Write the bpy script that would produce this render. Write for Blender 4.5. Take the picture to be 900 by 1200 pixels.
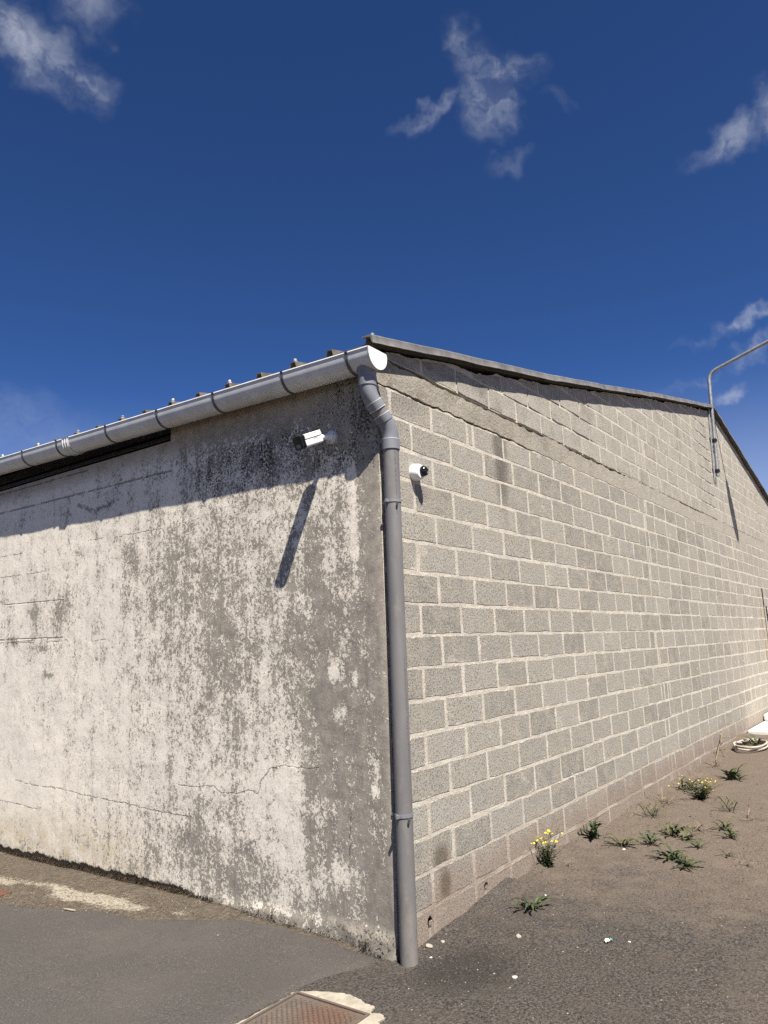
import bpy, bmesh, math, random
import numpy as np
from mathutils import Vector, Matrix

random.seed(7)
rng = np.random.default_rng(11)
scene = bpy.context.scene
for o in list(bpy.data.objects):
    bpy.data.objects.remove(o)
COL = scene.collection

# ------------------------------------------------------------------ camera
CAM_POS = np.array([-3.74266551, -2.71865664, 1.68403604])
CAM_R = np.array([0.58916413, -0.80702626, -0.03992801])
CAM_U = np.array([-0.12137583, -0.13724759, 0.98307223])
CAM_F = np.array([0.79884512, 0.5743446, 0.17881484])
F_PX = 875.04                                  # focal length for a 900 x 1200 picture
cam_data = bpy.data.cameras.new("camera")
cam_data.sensor_fit = 'VERTICAL'
cam_data.sensor_height = 36.0
cam_data.lens = F_PX / 1200.0 * 36.0
cam_data.clip_start = 0.05
cam_data.clip_end = 3000.0
camera = bpy.data.objects.new("camera", cam_data)
COL.objects.link(camera)
camera.matrix_world = Matrix(((CAM_R[0], CAM_U[0], -CAM_F[0], CAM_POS[0]),
                              (CAM_R[1], CAM_U[1], -CAM_F[1], CAM_POS[1]),
                              (CAM_R[2], CAM_U[2], -CAM_F[2], CAM_POS[2]),
                              (0, 0, 0, 1)))
scene.camera = camera

# ------------------------------------------------------------------ sun, exposure
SUN_TRAVEL = Vector((1.0, 1.65, -3.3)).normalized()      # direction the light travels
sun_data = bpy.data.lights.new("sun", 'SUN')
sun_data.energy = 5.0
sun_data.angle = math.radians(0.5)
sun_data.color = (1.0, 0.943, 0.855)
sun = bpy.data.objects.new("sun", sun_data)
COL.objects.link(sun)
sun.rotation_euler = SUN_TRAVEL.to_track_quat('-Z', 'Y').to_euler()
sun.location = (-8, -12, 26)
scene.view_settings.view_transform = 'Standard'
scene.view_settings.look = 'None'
scene.view_settings.gamma = 1.0
scene.view_settings.use_curve_mapping = False
scene.view_settings.exposure = 1.2
scene.cycles.max_bounces = 4
scene.cycles.diffuse_bounces = 2
scene.cycles.use_denoising = False

# ------------------------------------------------------------------ node helpers
class NT:
    """small wrapper that makes node graphs readable"""
    def __init__(self, tree):
        self.t = tree
        self.t.nodes.clear()
    def node(self, kind, **props):
        n = self.t.nodes.new(kind)
        for k, v in props.items():
            setattr(n, k, v)
        return n
    def put(self, sock, v):
        if isinstance(v, bpy.types.NodeSocket):
            self.t.links.new(v, sock)
        elif v is not None:
            if isinstance(v, (tuple, list)) and sock.type == 'RGBA' and len(v) == 3:
                v = (*v, 1.0)
            sock.default_value = v
    def math(self, op, a, b=None, c=None, clamp=False):
        n = self.node('ShaderNodeMath', operation=op, use_clamp=clamp)
        for i, v in enumerate((a, b, c)):
            if v is not None:
                self.put(n.inputs[i], v)
        return n.outputs[0]
    def add(self, a, b): return self.math('ADD', a, b)
    def sub(self, a, b): return self.math('SUBTRACT', a, b)
    def mul(self, a, b): return self.math('MULTIPLY', a, b)
    def mn(self, a, b): return self.math('MINIMUM', a, b)
    def mx(self, a, b): return self.math('MAXIMUM', a, b)
    def vmath(self, op, a, b=None):
        n = self.node('ShaderNodeVectorMath', operation=op)
        self.put(n.inputs[0], a)
        if b is not None:
            if op == 'SCALE':
                self.put(n.inputs['Scale'], b)
            else:
                self.put(n.inputs[1], b)
        return n.outputs['Value'] if op in ('DOT_PRODUCT', 'LENGTH', 'DISTANCE') else n.outputs['Vector']
    def step(self, v, lo, hi, a=0.0, b=1.0):
        n = self.node('ShaderNodeMapRange', interpolation_type='SMOOTHSTEP')
        self.put(n.inputs['Value'], v)
        self.put(n.inputs['From Min'], lo); self.put(n.inputs['From Max'], hi)
        self.put(n.inputs['To Min'], a); self.put(n.inputs['To Max'], b)
        return n.outputs['Result']
    def noise(self, vec, scale, detail=4.0, rough=0.55, dist=0.0):
        n = self.node('ShaderNodeTexNoise')
        self.put(n.inputs['Vector'], vec)
        n.inputs['Scale'].default_value = scale
        n.inputs['Detail'].default_value = detail
        n.inputs['Roughness'].default_value = rough
        n.inputs['Distortion'].default_value = dist
        return n.outputs['Fac']
    def voronoi(self, vec, scale, feature='F1', out='Distance'):
        n = self.node('ShaderNodeTexVoronoi', feature=feature)
        self.put(n.inputs['Vector'], vec)
        n.inputs['Scale'].default_value = scale
        return n.outputs[out]
    def mix(self, fac, a, b, blend='MIX'):
        n = self.node('ShaderNodeMix', data_type='RGBA', blend_type=blend)
        self.put(n.inputs[0], fac); self.put(n.inputs[6], a); self.put(n.inputs[7], b)
        return n.outputs[2]
    def scale_col(self, col, f):
        n = self.node('ShaderNodeVectorMath', operation='SCALE')
        self.put(n.inputs[0], col if isinstance(col, bpy.types.NodeSocket) else tuple(col)[:3])
        self.put(n.inputs['Scale'], f)
        return n.outputs['Vector']
    def pos(self):
        return self.node('ShaderNodeNewGeometry').outputs['Position']
    def obj(self):
        return self.node('ShaderNodeTexCoord').outputs['Object']
    def sep(self, v):
        n = self.node('ShaderNodeSeparateXYZ'); self.put(n.inputs[0], v)
        return n.outputs[0], n.outputs[1], n.outputs[2]
    def comb(self, x, y, z):
        n = self.node('ShaderNodeCombineXYZ')
        for i, v in enumerate((x, y, z)):
            self.put(n.inputs[i], v)
        return n.outputs[0]
    def attr(self, name, out='Fac'):
        return self.node('ShaderNodeAttribute', attribute_name=name).outputs[out]
    def bump(self, h, dist, strength=1.0, normal=None):
        n = self.node('ShaderNodeBump')
        n.inputs['Strength'].default_value = strength
        n.inputs['Distance'].default_value = dist
        self.put(n.inputs['Height'], h)
        if normal is not None:
            self.put(n.inputs['Normal'], normal)
        return n.outputs['Normal']
    def finish(self, col, rough=0.9, normal=None, metallic=0.0, spec=0.3, **extra):
        b = self.node('ShaderNodeBsdfPrincipled')
        self.put(b.inputs['Base Color'], col)
        self.put(b.inputs['Roughness'], rough)
        self.put(b.inputs['Metallic'], metallic)
        b.inputs['Specular IOR Level'].default_value = spec
        for k, v in extra.items():
            self.put(b.inputs[k], v)
        if normal is not None:
            self.put(b.inputs['Normal'], normal)
        o = self.node('ShaderNodeOutputMaterial')
        self.t.links.new(b.outputs[0], o.inputs[0])

def material(name):
    m = bpy.data.materials.new(name)
    m.use_nodes = True
    return m, NT(m.node_tree)

# ------------------------------------------------------------------ world: clear sky with a few torn clouds
world = bpy.data.worlds.new("World")
scene.world = world
world.use_nodes = True
W = NT(world.node_tree)
sky = W.node('ShaderNodeTexSky', sky_type='NISHITA')
sky.sun_disc = False
sky.sun_elevation = math.asin(-SUN_TRAVEL.z)
sky.sun_rotation = math.atan2(-SUN_TRAVEL.x, -SUN_TRAVEL.y) % (2 * math.pi)
sky.altitude = 3000.0
sky.air_density = 0.65
sky.dust_density = 0.03
sky.ozone_density = 4.0
SKY_STRENGTH = 0.054
wdir = W.node('ShaderNodeTexCoord').outputs['Generated']
def px_dir(x, y):
    d = CAM_F + CAM_R * (x - 450) / F_PX + CAM_U * (600 - y) / F_PX
    return d / np.linalg.norm(d)
wn = W.node('ShaderNodeTexNoise')
W.put(wn.inputs['Vector'], wdir); wn.inputs['Scale'].default_value = 9.0; wn.inputs['Detail'].default_value = 5.0
wn2 = W.node('ShaderNodeTexNoise')
W.put(wn2.inputs['Vector'], wdir); wn2.inputs['Scale'].default_value = 34.0; wn2.inputs['Detail'].default_value = 6.0
warp = W.vmath('ADD', W.vmath('SCALE', W.vmath('SUBTRACT', wn.outputs['Color'], (0.5, 0.5, 0.5)), 0.09),
               W.vmath('SCALE', W.vmath('SUBTRACT', wn2.outputs['Color'], (0.5, 0.5, 0.5)), 0.045))
wd = W.vmath('ADD', wdir, warp)
# direction (as seen over the roof), half sizes in radians, tilt, density
CLOUDS = [(35, 56, .095, .040, -26, .62), (85, 86, .050, .020, 8, .50), (105, 10, .028, .045, -60, .34), (590, 92, .044, .030, 8, .62), (574, 128, .034, .055, -20, .60), (562, 74, .040, .030, -40, .30),
          (516, 138, .060, .013, 18, .36), (545, 50, .040, .024, -30, .32), (592, 198, .034, .016, 20, .20), (648, 112, .030, .008, -10, .12),
          (850, 168, .048, .026, 22, .50), (897, 135, .026, .042, 30, .42), (868, 382, .070, .012, 14, .55),
          (885, 408, .050, .015, 16, .42), (842, 460, .030, .013, 18, .55), (806, 447, .034, .008, 12, .36), (20, 492, .14, .05, -10, .16)]
val = None
for cx, cy, a, b, tilt, dens in CLOUDS:
    d0 = px_dir(cx, cy)
    e1 = np.cross(d0, (0, 0, 1)); e1 /= np.linalg.norm(e1)
    e2 = np.cross(e1, d0)
    ct, st = math.cos(math.radians(tilt)), math.sin(math.radians(tilt))
    a, b = a * .88, b * .88
    u = (e1 * ct + e2 * st) / a
    v = (-e1 * st + e2 * ct) / b
    rel = W.vmath('SUBTRACT', wd, tuple(d0))
    l = W.vmath('LENGTH', W.comb(W.vmath('DOT_PRODUCT', rel, tuple(u)), W.vmath('DOT_PRODUCT', rel, tuple(v)),
                                 W.mul(W.vmath('DOT_PRODUCT', rel, tuple(d0)), 4.0)))
    k = W.mul(W.step(l, 1.25, 0.0), dens)
    val = k if val is None else W.math('MAXIMUM', val, k)
fb = W.noise(wd, 15.0, 7.0, 0.66)
fb2 = W.noise(wd, 55.0, 6.0, 0.6)
shape = W.step(W.add(fb, W.mul(W.sub(fb2, 0.5), 0.30)), 0.34, 0.70)
cmask = W.math('MULTIPLY', W.mul(W.math('POWER', val, 1.15), .95), W.add(0.15, W.mul(shape, 1.0)), clamp=True)
skyc = W.node('ShaderNodeHueSaturation')
skyc.inputs['Hue'].default_value = 0.504
skyc.inputs['Saturation'].default_value = 1.13
W.put(skyc.inputs['Color'], sky.outputs[0])
skyg = W.node('ShaderNodeGamma'); skyg.inputs[1].default_value = 1.15
W.put(skyg.inputs[0], skyc.outputs[0])
_, _, wz_ = W.sep(wdir)
hazy = W.mix(W.mul(W.step(wz_, 0.34, 0.0), 0.62), skyg.outputs[0], (5.6, 6.0, 6.6))      # the sky pales towards the horizon
wcol = W.mix(cmask, hazy, (4.9, 5.2, 5.9))
bg = W.node('ShaderNodeBackground')
W.put(bg.inputs['Color'], wcol)
bg.inputs['Strength'].default_value = SKY_STRENGTH
wo = W.node('ShaderNodeOutputWorld')
W.t.links.new(bg.outputs[0], wo.inputs[0])

# ------------------------------------------------------------------ generic helpers
def vnoise(x, y, seed=0):
    """smooth value noise, numpy, range 0..1"""
    x = np.asarray(x, float); y = np.asarray(y, float)
    r = np.random.default_rng(seed).random((256, 256))
    xi = np.floor(x).astype(int); yi = np.floor(y).astype(int)
    fx = x - xi; fy = y - yi
    fx = fx * fx * (3 - 2 * fx); fy = fy * fy * (3 - 2 * fy)
    g = lambda i, j: r[i % 256, j % 256]
    return ((g(xi, yi) * (1 - fx) + g(xi + 1, yi) * fx) * (1 - fy) +
            (g(xi, yi + 1) * (1 - fx) + g(xi + 1, yi + 1) * fx) * fy)
def fbm(x, y, seed=0, octaves=4):
    s = 0; a = .5
    for i in range(octaves):
        s = s + a * vnoise(np.asarray(x) * 2 ** i + 17.3 * i, np.asarray(y) * 2 ** i + 9.1 * i, seed + i); a *= .5
    return s / (1 - .5 ** octaves)
def sstep(x, a, b):
    t = np.clip((np.asarray(x, float) - a) / (b - a), 0, 1)
    return t * t * (3 - 2 * t)

def tag(o, label=None, cat=None, group=None, kind=None):
    if label: o["label"] = label
    if cat: o["category"] = cat
    if group: o["group"] = group
    if kind: o["kind"] = kind
    return o
def link(name, mesh, mat=None, parent=None, loc=None, smooth=False):
    if mat is not None:
        mesh.materials.clear(); mesh.materials.append(mat)
    if smooth:
        mesh.polygons.foreach_set('use_smooth', [True] * len(mesh.polygons))
    o = bpy.data.objects.new(name, mesh)
    COL.objects.link(o)
    if parent is not None: o.parent = parent
    if loc is not None: o.location = loc
    return o
def empty(name, loc=(0, 0, 0), label=None, cat=None, group=None):
    o = bpy.data.objects.new(name, None)
    o.empty_display_size = 0.1
    COL.objects.link(o)
    o.location = loc
    return tag(o, label, cat, group)
def pymesh(name, verts, faces):
    m = bpy.data.meshes.new(name)
    m.from_pydata([tuple(map(float, v)) for v in verts], [], faces)
    m.update()
    return m
def grid_mesh(name, P):
    """P: (nu, nv, 3) array of points -> quad mesh"""
    nu, nv = P.shape[:2]
    idx = np.arange(nu * nv).reshape(nu, nv)
    f = np.stack([idx[:-1, :-1], idx[1:, :-1], idx[1:, 1:], idx[:-1, 1:]], -1).reshape(-1, 4)
    return pymesh(name, P.reshape(-1, 3), f.tolist())
def float_attr(mesh, name, data):
    a = mesh.attributes.new(name, 'FLOAT', 'POINT')
    a.data.foreach_set('value', np.asarray(data, np.float32).ravel())
class MB:
    """collects simple solids into one mesh"""
    def __init__(self): self.v = []; self.f = []
    def poly(self, vs, fs):
        n = len(self.v); self.v += [tuple(map(float, p)) for p in vs]
        self.f += [tuple(i + n for i in q) for q in fs]; return self
    def box(self, lo, hi):
        x0, y0, z0 = lo; x1, y1, z1 = hi
        return self.poly([(x0, y0, z0), (x1, y0, z0), (x1, y1, z0), (x0, y1, z0), (x0, y0, z1), (x1, y0, z1), (x1, y1, z1), (x0, y1, z1)],
                         [(0, 3, 2, 1), (4, 5, 6, 7), (0, 1, 5, 4), (1, 2, 6, 5), (2, 3, 7, 6), (3, 0, 4, 7)])
    def tube(self, pts, r, seg=16, caps=True, up=None):
        pts = [Vector(p) for p in pts]
        rs = r if isinstance(r, (list, tuple)) else [r] * len(pts)
        n0 = len(self.v)
        t0 = (pts[1] - pts[0]).normalized()
        a = t0.orthogonal().normalized()
        for i, p in enumerate(pts):
            if i == 0: t = t0
            elif i == len(pts) - 1: t = (pts[i] - pts[i - 1]).normalized()
            else: t = ((pts[i] - pts[i - 1]).normalized() + (pts[i + 1] - pts[i]).normalized()).normalized()
            a = (a - t * a.dot(t)).normalized(); b = t.cross(a)
            for k in range(seg):
                w = 2 * math.pi * k / seg
                self.v.append(tuple(p + (a * math.cos(w) + b * math.sin(w)) * rs[i]))
        for i in range(len(pts) - 1):
            for k in range(seg):
                k2 = (k + 1) % seg
                self.f.append((n0 + i * seg + k, n0 + i * seg + k2, n0 + (i + 1) * seg + k2, n0 + (i + 1) * seg + k))
        if caps:
            self.f.append(tuple(n0 + k for k in reversed(range(seg))))
            self.f.append(tuple(n0 + (len(pts) - 1) * seg + k for k in range(seg)))
        return self
    def build(self, name, mat=None, parent=None, loc=None, smooth=False, bevel=0):
        m = pymesh(name, self.v, self.f)
        bm = bmesh.new(); bm.from_mesh(m)
        bmesh.ops.recalc_face_normals(bm, faces=bm.faces)
        if bevel:
            es = [e for e in bm.edges if len(e.link_faces) == 2 and e.calc_face_angle() > .6]
            bmesh.ops.bevel(bm, geom=es, offset=bevel, segments=2, affect='EDGES', profile=.6)
        bm.to_mesh(m); bm.free()
        o = link(name, m, mat, parent, loc, smooth)
        if smooth:
            m.set_sharp_from_angle(angle=math.radians(40))
        return o

# ------------------------------------------------------------------ materials
def mat_plain(name, col, rough=.6, metal=0.0, var=.12, scale=20, spec=.4, bump=0.0, bscale=120):
    m, n = material(name)
    p = n.obj()
    k = n.noise(p, scale, 5)
    c = n.scale_col(col, n.step(k, .25, .75, 1 - var, 1 + var))
    r = n.step(n.noise(p, scale * 1.7, 4), .3, .7, max(.05, rough - .1), min(1, rough + .1))
    nm = n.bump(n.noise(p, bscale, 3), bump) if bump else None
    n.finish(c, r, nm, metal, spec)
    return m

# --- grey render with peeling cream paint (the eaves-side wall)
def mat_sidewall():
    m, n = material("peeling_paint_on_render")
    p = n.obj()
    x, y, z = n.sep(p)
    paint = n.attr("paint"); mould = n.attr("mould"); tan = n.attr("tan"); crack = n.attr("crack"); ck = n.attr("crack_on"); stain = n.attr("stain")
    yel = n.attr("yellow")
    n1 = n.noise(p, 5.5, 5, .62, .3)
    n2 = n.noise(p, 34, 6, .70)
    n3 = n.noise(p, 85, 3, .6)
    st = n.noise(n.vmath('MULTIPLY', p, (1, 1, .07)), 11, 5, .6)
    wv = n.node('ShaderNodeTexNoise'); n.put(wv.inputs['Vector'], p); wv.inputs['Scale'].default_value = 30.0; wv.inputs['Detail'].default_value = 4.0
    pw = n.vmath('ADD', n.vmath('MULTIPLY', p, (1, 1, .8)), n.vmath('SCALE', n.vmath('SUBTRACT', wv.outputs['Color'], (.5, .5, .5)), .045))
    fl1, _, _ = n.sep(n.voronoi(pw, 52, 'F1', 'Color')); fl2, _, _ = n.sep(n.voronoi(pw, 115, 'F1', 'Color'))
    flake = n.add(n.mul(n.sub(fl1, .5), .24), n.mul(n.sub(fl2, .5), .20))      # paint lets go in small scales
    v = n.add(n.add(paint, flake), n.mul(n.sub(n1, .5), 1.0))
    v = n.add(v, n.mul(n.sub(n2, .5), 1.0))
    v = n.add(v, n.mul(n.sub(n3, .5), .7))
    v = n.add(v, n.mul(n.sub(st, .5), .70))
    pm = n.step(v, .492, .516)                              # 1 where the paint still holds
    thin = n.step(v, .50, .88)                              # well bonded paint is brighter than the worn film
    lo = n.noise(p, 1.6, 4)
    grey = n.mix(n.step(n.noise(p, 14, 6, .65), .3, .7), (.215, .192, .160), (.315, .285, .238))
    grey = n.mix(n.mul(n.step(st, .42, .7), .55), grey, (.19, .172, .146))
    grey = n.mix(n.mul(n.step(n.noise(p, 75, 5, .7), .54, .66), .6), grey, (.13, .116, .095))
    grey = n.mix(n.mul(n.step(n.noise(p, 48, 5, .7), .56, .68), .5), grey, (.40, .365, .305))
    grey = n.mix(n.mul(n.step(n.noise(n.vmath('MULTIPLY', p, (1, 1, .1)), 30, 4, .6), .55, .7), .4), grey, (.15, .125, .095))
    cream = n.mix(thin, (.50, .452, .375), (.72, .66, .56))
    cream = n.mix(n.mul(n.step(lo, .35, .7), .3), cream, (.58, .540, .470))
    cream = n.mix(n.mul(yel, n.step(n.noise(p, 7, 5), .3, .65)), cream, (.52, .44, .30))
    cream = n.mix(n.mul(n.step(n.noise(p, 120, 3, .6), .575, .66), .55), cream, (.24, .215, .18))   # pin holes
    col = n.mix(pm, grey, cream)
    tanc = n.mix(n.step(n.noise(p, 10, 6), .3, .7), (.27, .222, .168), (.36, .305, .24))
    col = n.mix(n.mul(tan, n.step(n.add(n2, n.mul(tan, .5)), .45, .75)), col, tanc)
    # black mould: small round colonies that run together
    mv = n.add(n.noise(p, 62, 5, .72), n.mul(n.sub(n.noise(n.vmath('MULTIPLY', p, (1, 1, .35)), 7, 4), .5), .42))
    mm = n.step(n.add(mv, n.mul(n.sub(mould, .5), .55)), .56, .66)
    col = n.mix(n.mul(mm, n.step(mould, .0, .25)), col, (.050, .041, .031))
    col = n.mix(n.mul(n.mul(stain, .6), n.step(n.add(n.noise(p, 26, 6, .8), n.mul(stain, .22)), .64, .72)), col, (.04, .039, .038))
    # fissures: bump plus a dark dirt tone that paints in the shade inside them
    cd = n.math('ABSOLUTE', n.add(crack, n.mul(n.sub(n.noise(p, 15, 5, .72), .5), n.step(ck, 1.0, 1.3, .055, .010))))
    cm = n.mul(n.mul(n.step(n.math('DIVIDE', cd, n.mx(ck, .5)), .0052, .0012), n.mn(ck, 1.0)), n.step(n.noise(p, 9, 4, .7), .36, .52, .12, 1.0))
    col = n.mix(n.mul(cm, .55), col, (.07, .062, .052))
    h = n.add(n.mul(pm, .6), n.mul(n2, .35))
    h = n.add(h, n.mul(n3, .25))
    h = n.sub(h, n.mul(cm, 2.5))
    nm = n.bump(h, .0045, .9)
    n.finish(col, .93, nm, 0, .15)
    return m

def mat_mortar():
    m, n = material("joint_mortar")
    p = n.obj()
    x, y, z = n.sep(p)
    c = n.mix(n.step(n.noise(p, 9, 6, .6), .3, .7), (.385, .345, .284), (.50, .458, .386))
    c = n.mix(n.mul(n.step(n.noise(p, 70, 3), .6, .75), .4), c, (.2, .175, .14))
    c = n.mix(n.mul(n.step(z, .55, .05), n.step(n.noise(p, 3, 4), .2, .6)), c, (.26, .205, .16))
    nm = n.bump(n.add(n.noise(p, 60, 5, .6), n.mul(n.noise(p, 14, 3), .7)), .006, 1)
    n.finish(c, .95, nm, 0, .12)
    return m

def mat_block():
    m, n = material("concrete_block")
    p = n.pos()
    x, y, z = n.sep(p)
    rnd = n.math('FRACT', n.add(n.node('ShaderNodeObjectInfo').outputs['Random'], n.attr("tone")))
    base = n.mix(rnd, (.205, .195, .172), (.335, .315, .278))
    base = n.mix(n.step(n.noise(p, 7, 5, .6), .32, .7), base, (.305, .276, .226))
    smear = n.mul(n.step(n.noise(n.vmath('MULTIPLY', p, (.6, 1, 1)), 5.5, 6, .68), .56, .70), .55)
    base = n.mix(n.mul(n.step(n.noise(p, 55, 5, .7), .48, .68), .45), base, (.42, .39, .33))
    pore = n.step(n.noise(p, 95, 3, .6), .435, .365)
    base = n.mix(n.mul(pore, .58), base, (.080, .072, .060))
    # ruddy splash zone of soil near the ground
    soil = n.step(n.add(z, n.mul(n.sub(n.noise(p, 4, 4), .5), .25)), .40, .14)
    soil = n.mul(soil, n.step(n.add(x, n.mul(rnd, 1.1)), .2, .9))
    base = n.mix(n.mul(soil, .62), base, (.225, .165, .127))
    # weather streaks below the verge and a brown splash close to the ground
    def blob(cx, cz, ax, az):
        return n.step(n.vmath('LENGTH', n.comb(n.mul(n.sub(x, cx), 1 / ax), n.mul(n.sub(z, cz), 1 / az), n.mul(n.sub(n.noise(p, 9, 5), .5), 1.6))), 1.1, .35)
    dirt = n.mul(n.mx(blob(1.72, 3.3, .16, .75), blob(1.0, 3.72, 1.1, .10)), .62)
    dirt = n.mx(dirt, n.mul(blob(7.6, 4.6, .22, .55), .4))
    dirt = n.mx(dirt, n.mul(blob(.25, 3.45, .45, .30), .3))
    base = n.mix(dirt, base, (.06, .054, .045))
    base = n.mix(n.mul(n.mx(blob(.505, .37, .12, .10), blob(.54, .20, .09, .13)), .75), base, (.10, .075, .052))
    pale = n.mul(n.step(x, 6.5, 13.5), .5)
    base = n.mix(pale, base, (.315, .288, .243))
    upper = n.mul(n.step(z, 3.5, 3.62), .75)
    base = n.mix(n.mul(upper, n.step(n.noise(p, 5, 6, .65), .32, .62)), base, (.36, .335, .288))
    base = n.mix(n.mul(n.step(n.vmath('LENGTH', n.comb(n.mul(n.sub(x, 12.6), 9.0), n.mul(n.sub(z, 1.55), .75), 0)), 1.2, .3), .6), base, (.25, .15, .075))
    # mortar dragged over the arrises
    uvm = n.node('ShaderNodeUVMap', uv_map="horizontal").outputs[0]
    uvn = n.node('ShaderNodeUVMap', uv_map="vertical").outputs[0]
    a, b, _ = n.sep(uvm); c, d, _ = n.sep(uvn)
    e = n.mn(n.mn(a, b), n.mn(c, d))
    e = n.add(e, n.add(n.mul(n.sub(n.noise(p, 17, 6, .72), .485), .095), n.mul(n.sub(n.noise(p, 4.3, 3), .455), .075)))
    em = n.mx(n.step(e, .009, -.001), smear)
    mort = n.mix(n.step(n.noise(p, 9, 6, .6), .3, .7), (.385, .345, .284), (.50, .458, .386))
    mort = n.mix(n.mul(n.step(z, .55, .05), .8), mort, (.26, .205, .16))
    col = n.mix(em, base, mort)
    h = n.add(n.mul(n.noise(p, 60, 5, .7), .8), n.mul(pore, -1.0))
    h = n.add(h, n.mul(em, .3))
    nm = n.bump(h, .005, 1)
    n.finish(col, .95, nm, 0, .12)
    return m

def mat_beam():
    m, n = material("cast_concrete_beam")
    p = n.obj(); x, y, z = n.sep(p)
    c = n.mix(n.step(n.noise(p, 4, 7, .62), .3, .7), (.20, .178, .145), (.33, .295, .24))
    c = n.mix(n.mul(n.step(n.noise(p, 80, 3), .58, .7), .5), c, (.10, .09, .072))
    c = n.mix(n.mul(n.step(n.noise(p, 2.3, 5, .7), .42, .62), .75), c, (.27, .25, .212))
    c = n.mix(n.mul(n.step(x, 2.0, 5.0), .55), c, (.345, .318, .268))
    c = n.mix(n.mul(n.step(n.noise(p, 95, 3, .6), .435, .365), .4), c, (.09, .08, .066))
    c = n.mix(n.mul(n.step(n.noise(p, 28, 4), .55, .68), .6), c, (.40, .36, .30))
    nm = n.bump(n.add(n.noise(p, 50, 6, .65), n.noise(p, 9, 3)), .008, 1)
    n.finish(c, .95, nm, 0, .12)
    return m

def mat_ground():
    m, n = material("gravelly_ground")
    p = n.pos(); x, y, z = n.sep(p)
    big = n.noise(p, .9, 5, .55); mid = n.noise(p, 5, 5, .6)
    fine = n.noise(p, 70, 4, .65); grit = n.noise(p, 190, 2, .6)
    # bare brown earth away from the corner, dark loose tar chippings near it
    s = n.add(n.mul(n.sub(x, 1.7), .62), n.mul(n.add(y, .35), -.10))
    s = n.add(s, n.mul(n.sub(big, .5), 1.9))
    soil = n.step(n.add(s, n.mul(n.sub(mid, .5), 1.3)), -.65, .85)
    soil = n.mx(soil, n.mul(n.step(n.add(y, n.mul(big, 1.6)), -.65, -1.6), .6))
    tar = n.mix(n.step(fine, .35, .68), (.028, .0250, .0228), (.104, .092, .082))
    tar = n.mix(n.mul(n.step(mid, .45, .7), .45), tar, (.075, .062, .05))
    dirt = n.mix(n.step(fine, .3, .7), (.084, .066, .052), (.160, .128, .102))
    dirt = n.mix(n.step(mid, .5, .75), dirt, (.140, .114, .091))
    c = n.mix(soil, tar, dirt)
    c = n.mix(n.mul(n.step(grit, .60, .72), .55), c, (.20, .178, .15))
    c = n.mix(n.mul(n.step(grit, .41, .31), .7), c, (.018, .016, .014))
    d = n.vmath('LENGTH', n.comb(n.mul(n.sub(x, .02), 1 / .34), n.mul(n.add(y, .42), 1 / .30), n.mul(n.sub(mid, .5), 1.2)))
    c = n.mix(n.mul(n.step(d, 1.3, .4), .55), c, (.026, .022, .020))            # damp tar patch
    h = n.add(n.add(n.mul(fine, .9), n.mul(grit, .5)), n.mul(mid, 1.2))
    nm = n.bump(h, .011, 1)
    n.finish(c, .96, nm, 0, .1)
    return m

def mat_asphalt():
    m, n = material("worn_asphalt")
    p = n.pos()
    fine = n.noise(p, 130, 3, .6); mid = n.noise(p, 2.2, 5, .6)
    c = n.mix(n.step(fine, .35, .68), (.045, .0405, .037), (.075, .068, .062))
    c = n.mix(n.mul(n.step(mid, .4, .7), .5), c, (.083, .075, .067))
    c = n.mix(n.step(n.noise(p, 120, 3), .61, .70), c, (.155, .140, .124))
    c = n.mix(n.mul(n.step(n.noise(p, 1.1, 6, .65), .52, .66), .35), c, (.042, .037, .033))
    c = n.mix(n.step(n.noise(p, 75, 3), .345, .285), c, (.02, .018, .016))
    nm = n.bump(n.add(fine, n.mul(n.noise(p, 320, 2), .5)), .004, 1)
    n.finish(c, .9, nm, 0, .2)
    return m

def mat_dirtstrip():
    m, n = material("swept_dirt_and_sand")
    p = n.pos(); pale = n.attr("pale")
    f1 = n.noise(p, 38, 6, .7); f2 = n.noise(n.vmath('MULTIPLY', p, (1, .35, 1)), 90, 4, .65)
    c = n.mix(n.step(f1, .3, .7), (.062, .050, .038), (.13, .108, .083))
    pm = n.step(n.add(n.mul(pale, 1.0), n.add(n.mul(n.sub(f1, .5), 1.3), n.mul(n.sub(f2, .5), .9))), 0.34, 0.98)
    c = n.mix(pm, c, n.mix(n.step(f2, .35, .65), (.19, .165, .128), (.34, .305, .245)))
    c = n.mix(n.mul(n.step(f2, .40, .3), .7), c, (.035, .028, .021))
    nm = n.bump(n.add(f1, n.mul(f2, .8)), .016, 1)
    n.finish(c, .96, nm, 0, .1)
    return m

def mat_pvc(name, c0, c1, print_marks=False):
    m, n = material(name)
    p = n.obj(); x, y, z = n.sep(p)
    c = n.mix(n.step(n.noise(n.vmath('MULTIPLY', p, (1, 1, .15)), 9, 5), .3, .7), c0, c1)
    if print_marks:
        # faint factory print running down the pipe
        a = n.math('ARCTAN2', y, x)
        band = n.math('LESS_THAN', n.math('ABSOLUTE', n.sub(a, -1.62)), .055)
        chars = n.math('GREATER_THAN', n.noise(n.comb(0, 0, z), 120, 1), .5)
        stretch = n.math('GREATER_THAN', n.math('SINE', n.mul(n.add(z, .5), 4.2)), .25)
        c = n.mix(n.mul(n.mul(band, chars), n.mul(stretch, .75)), c, (.03, .03, .035))
    if print_marks: c = n.mix(n.mul(n.step(n.add(n.noise(n.vmath('MULTIPLY', p, (1, 1, .5)), 16, 6, .7), n.step(z, .55, .0, 0, .22)), .52, .74), .55), c, (.22, .195, .165))   # dust and splashes
    nm = None
    n.finish(c, n.step(n.noise(p, 12, 4), .3, .7, .38, .55), nm, 0, .45)
    return m

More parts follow.
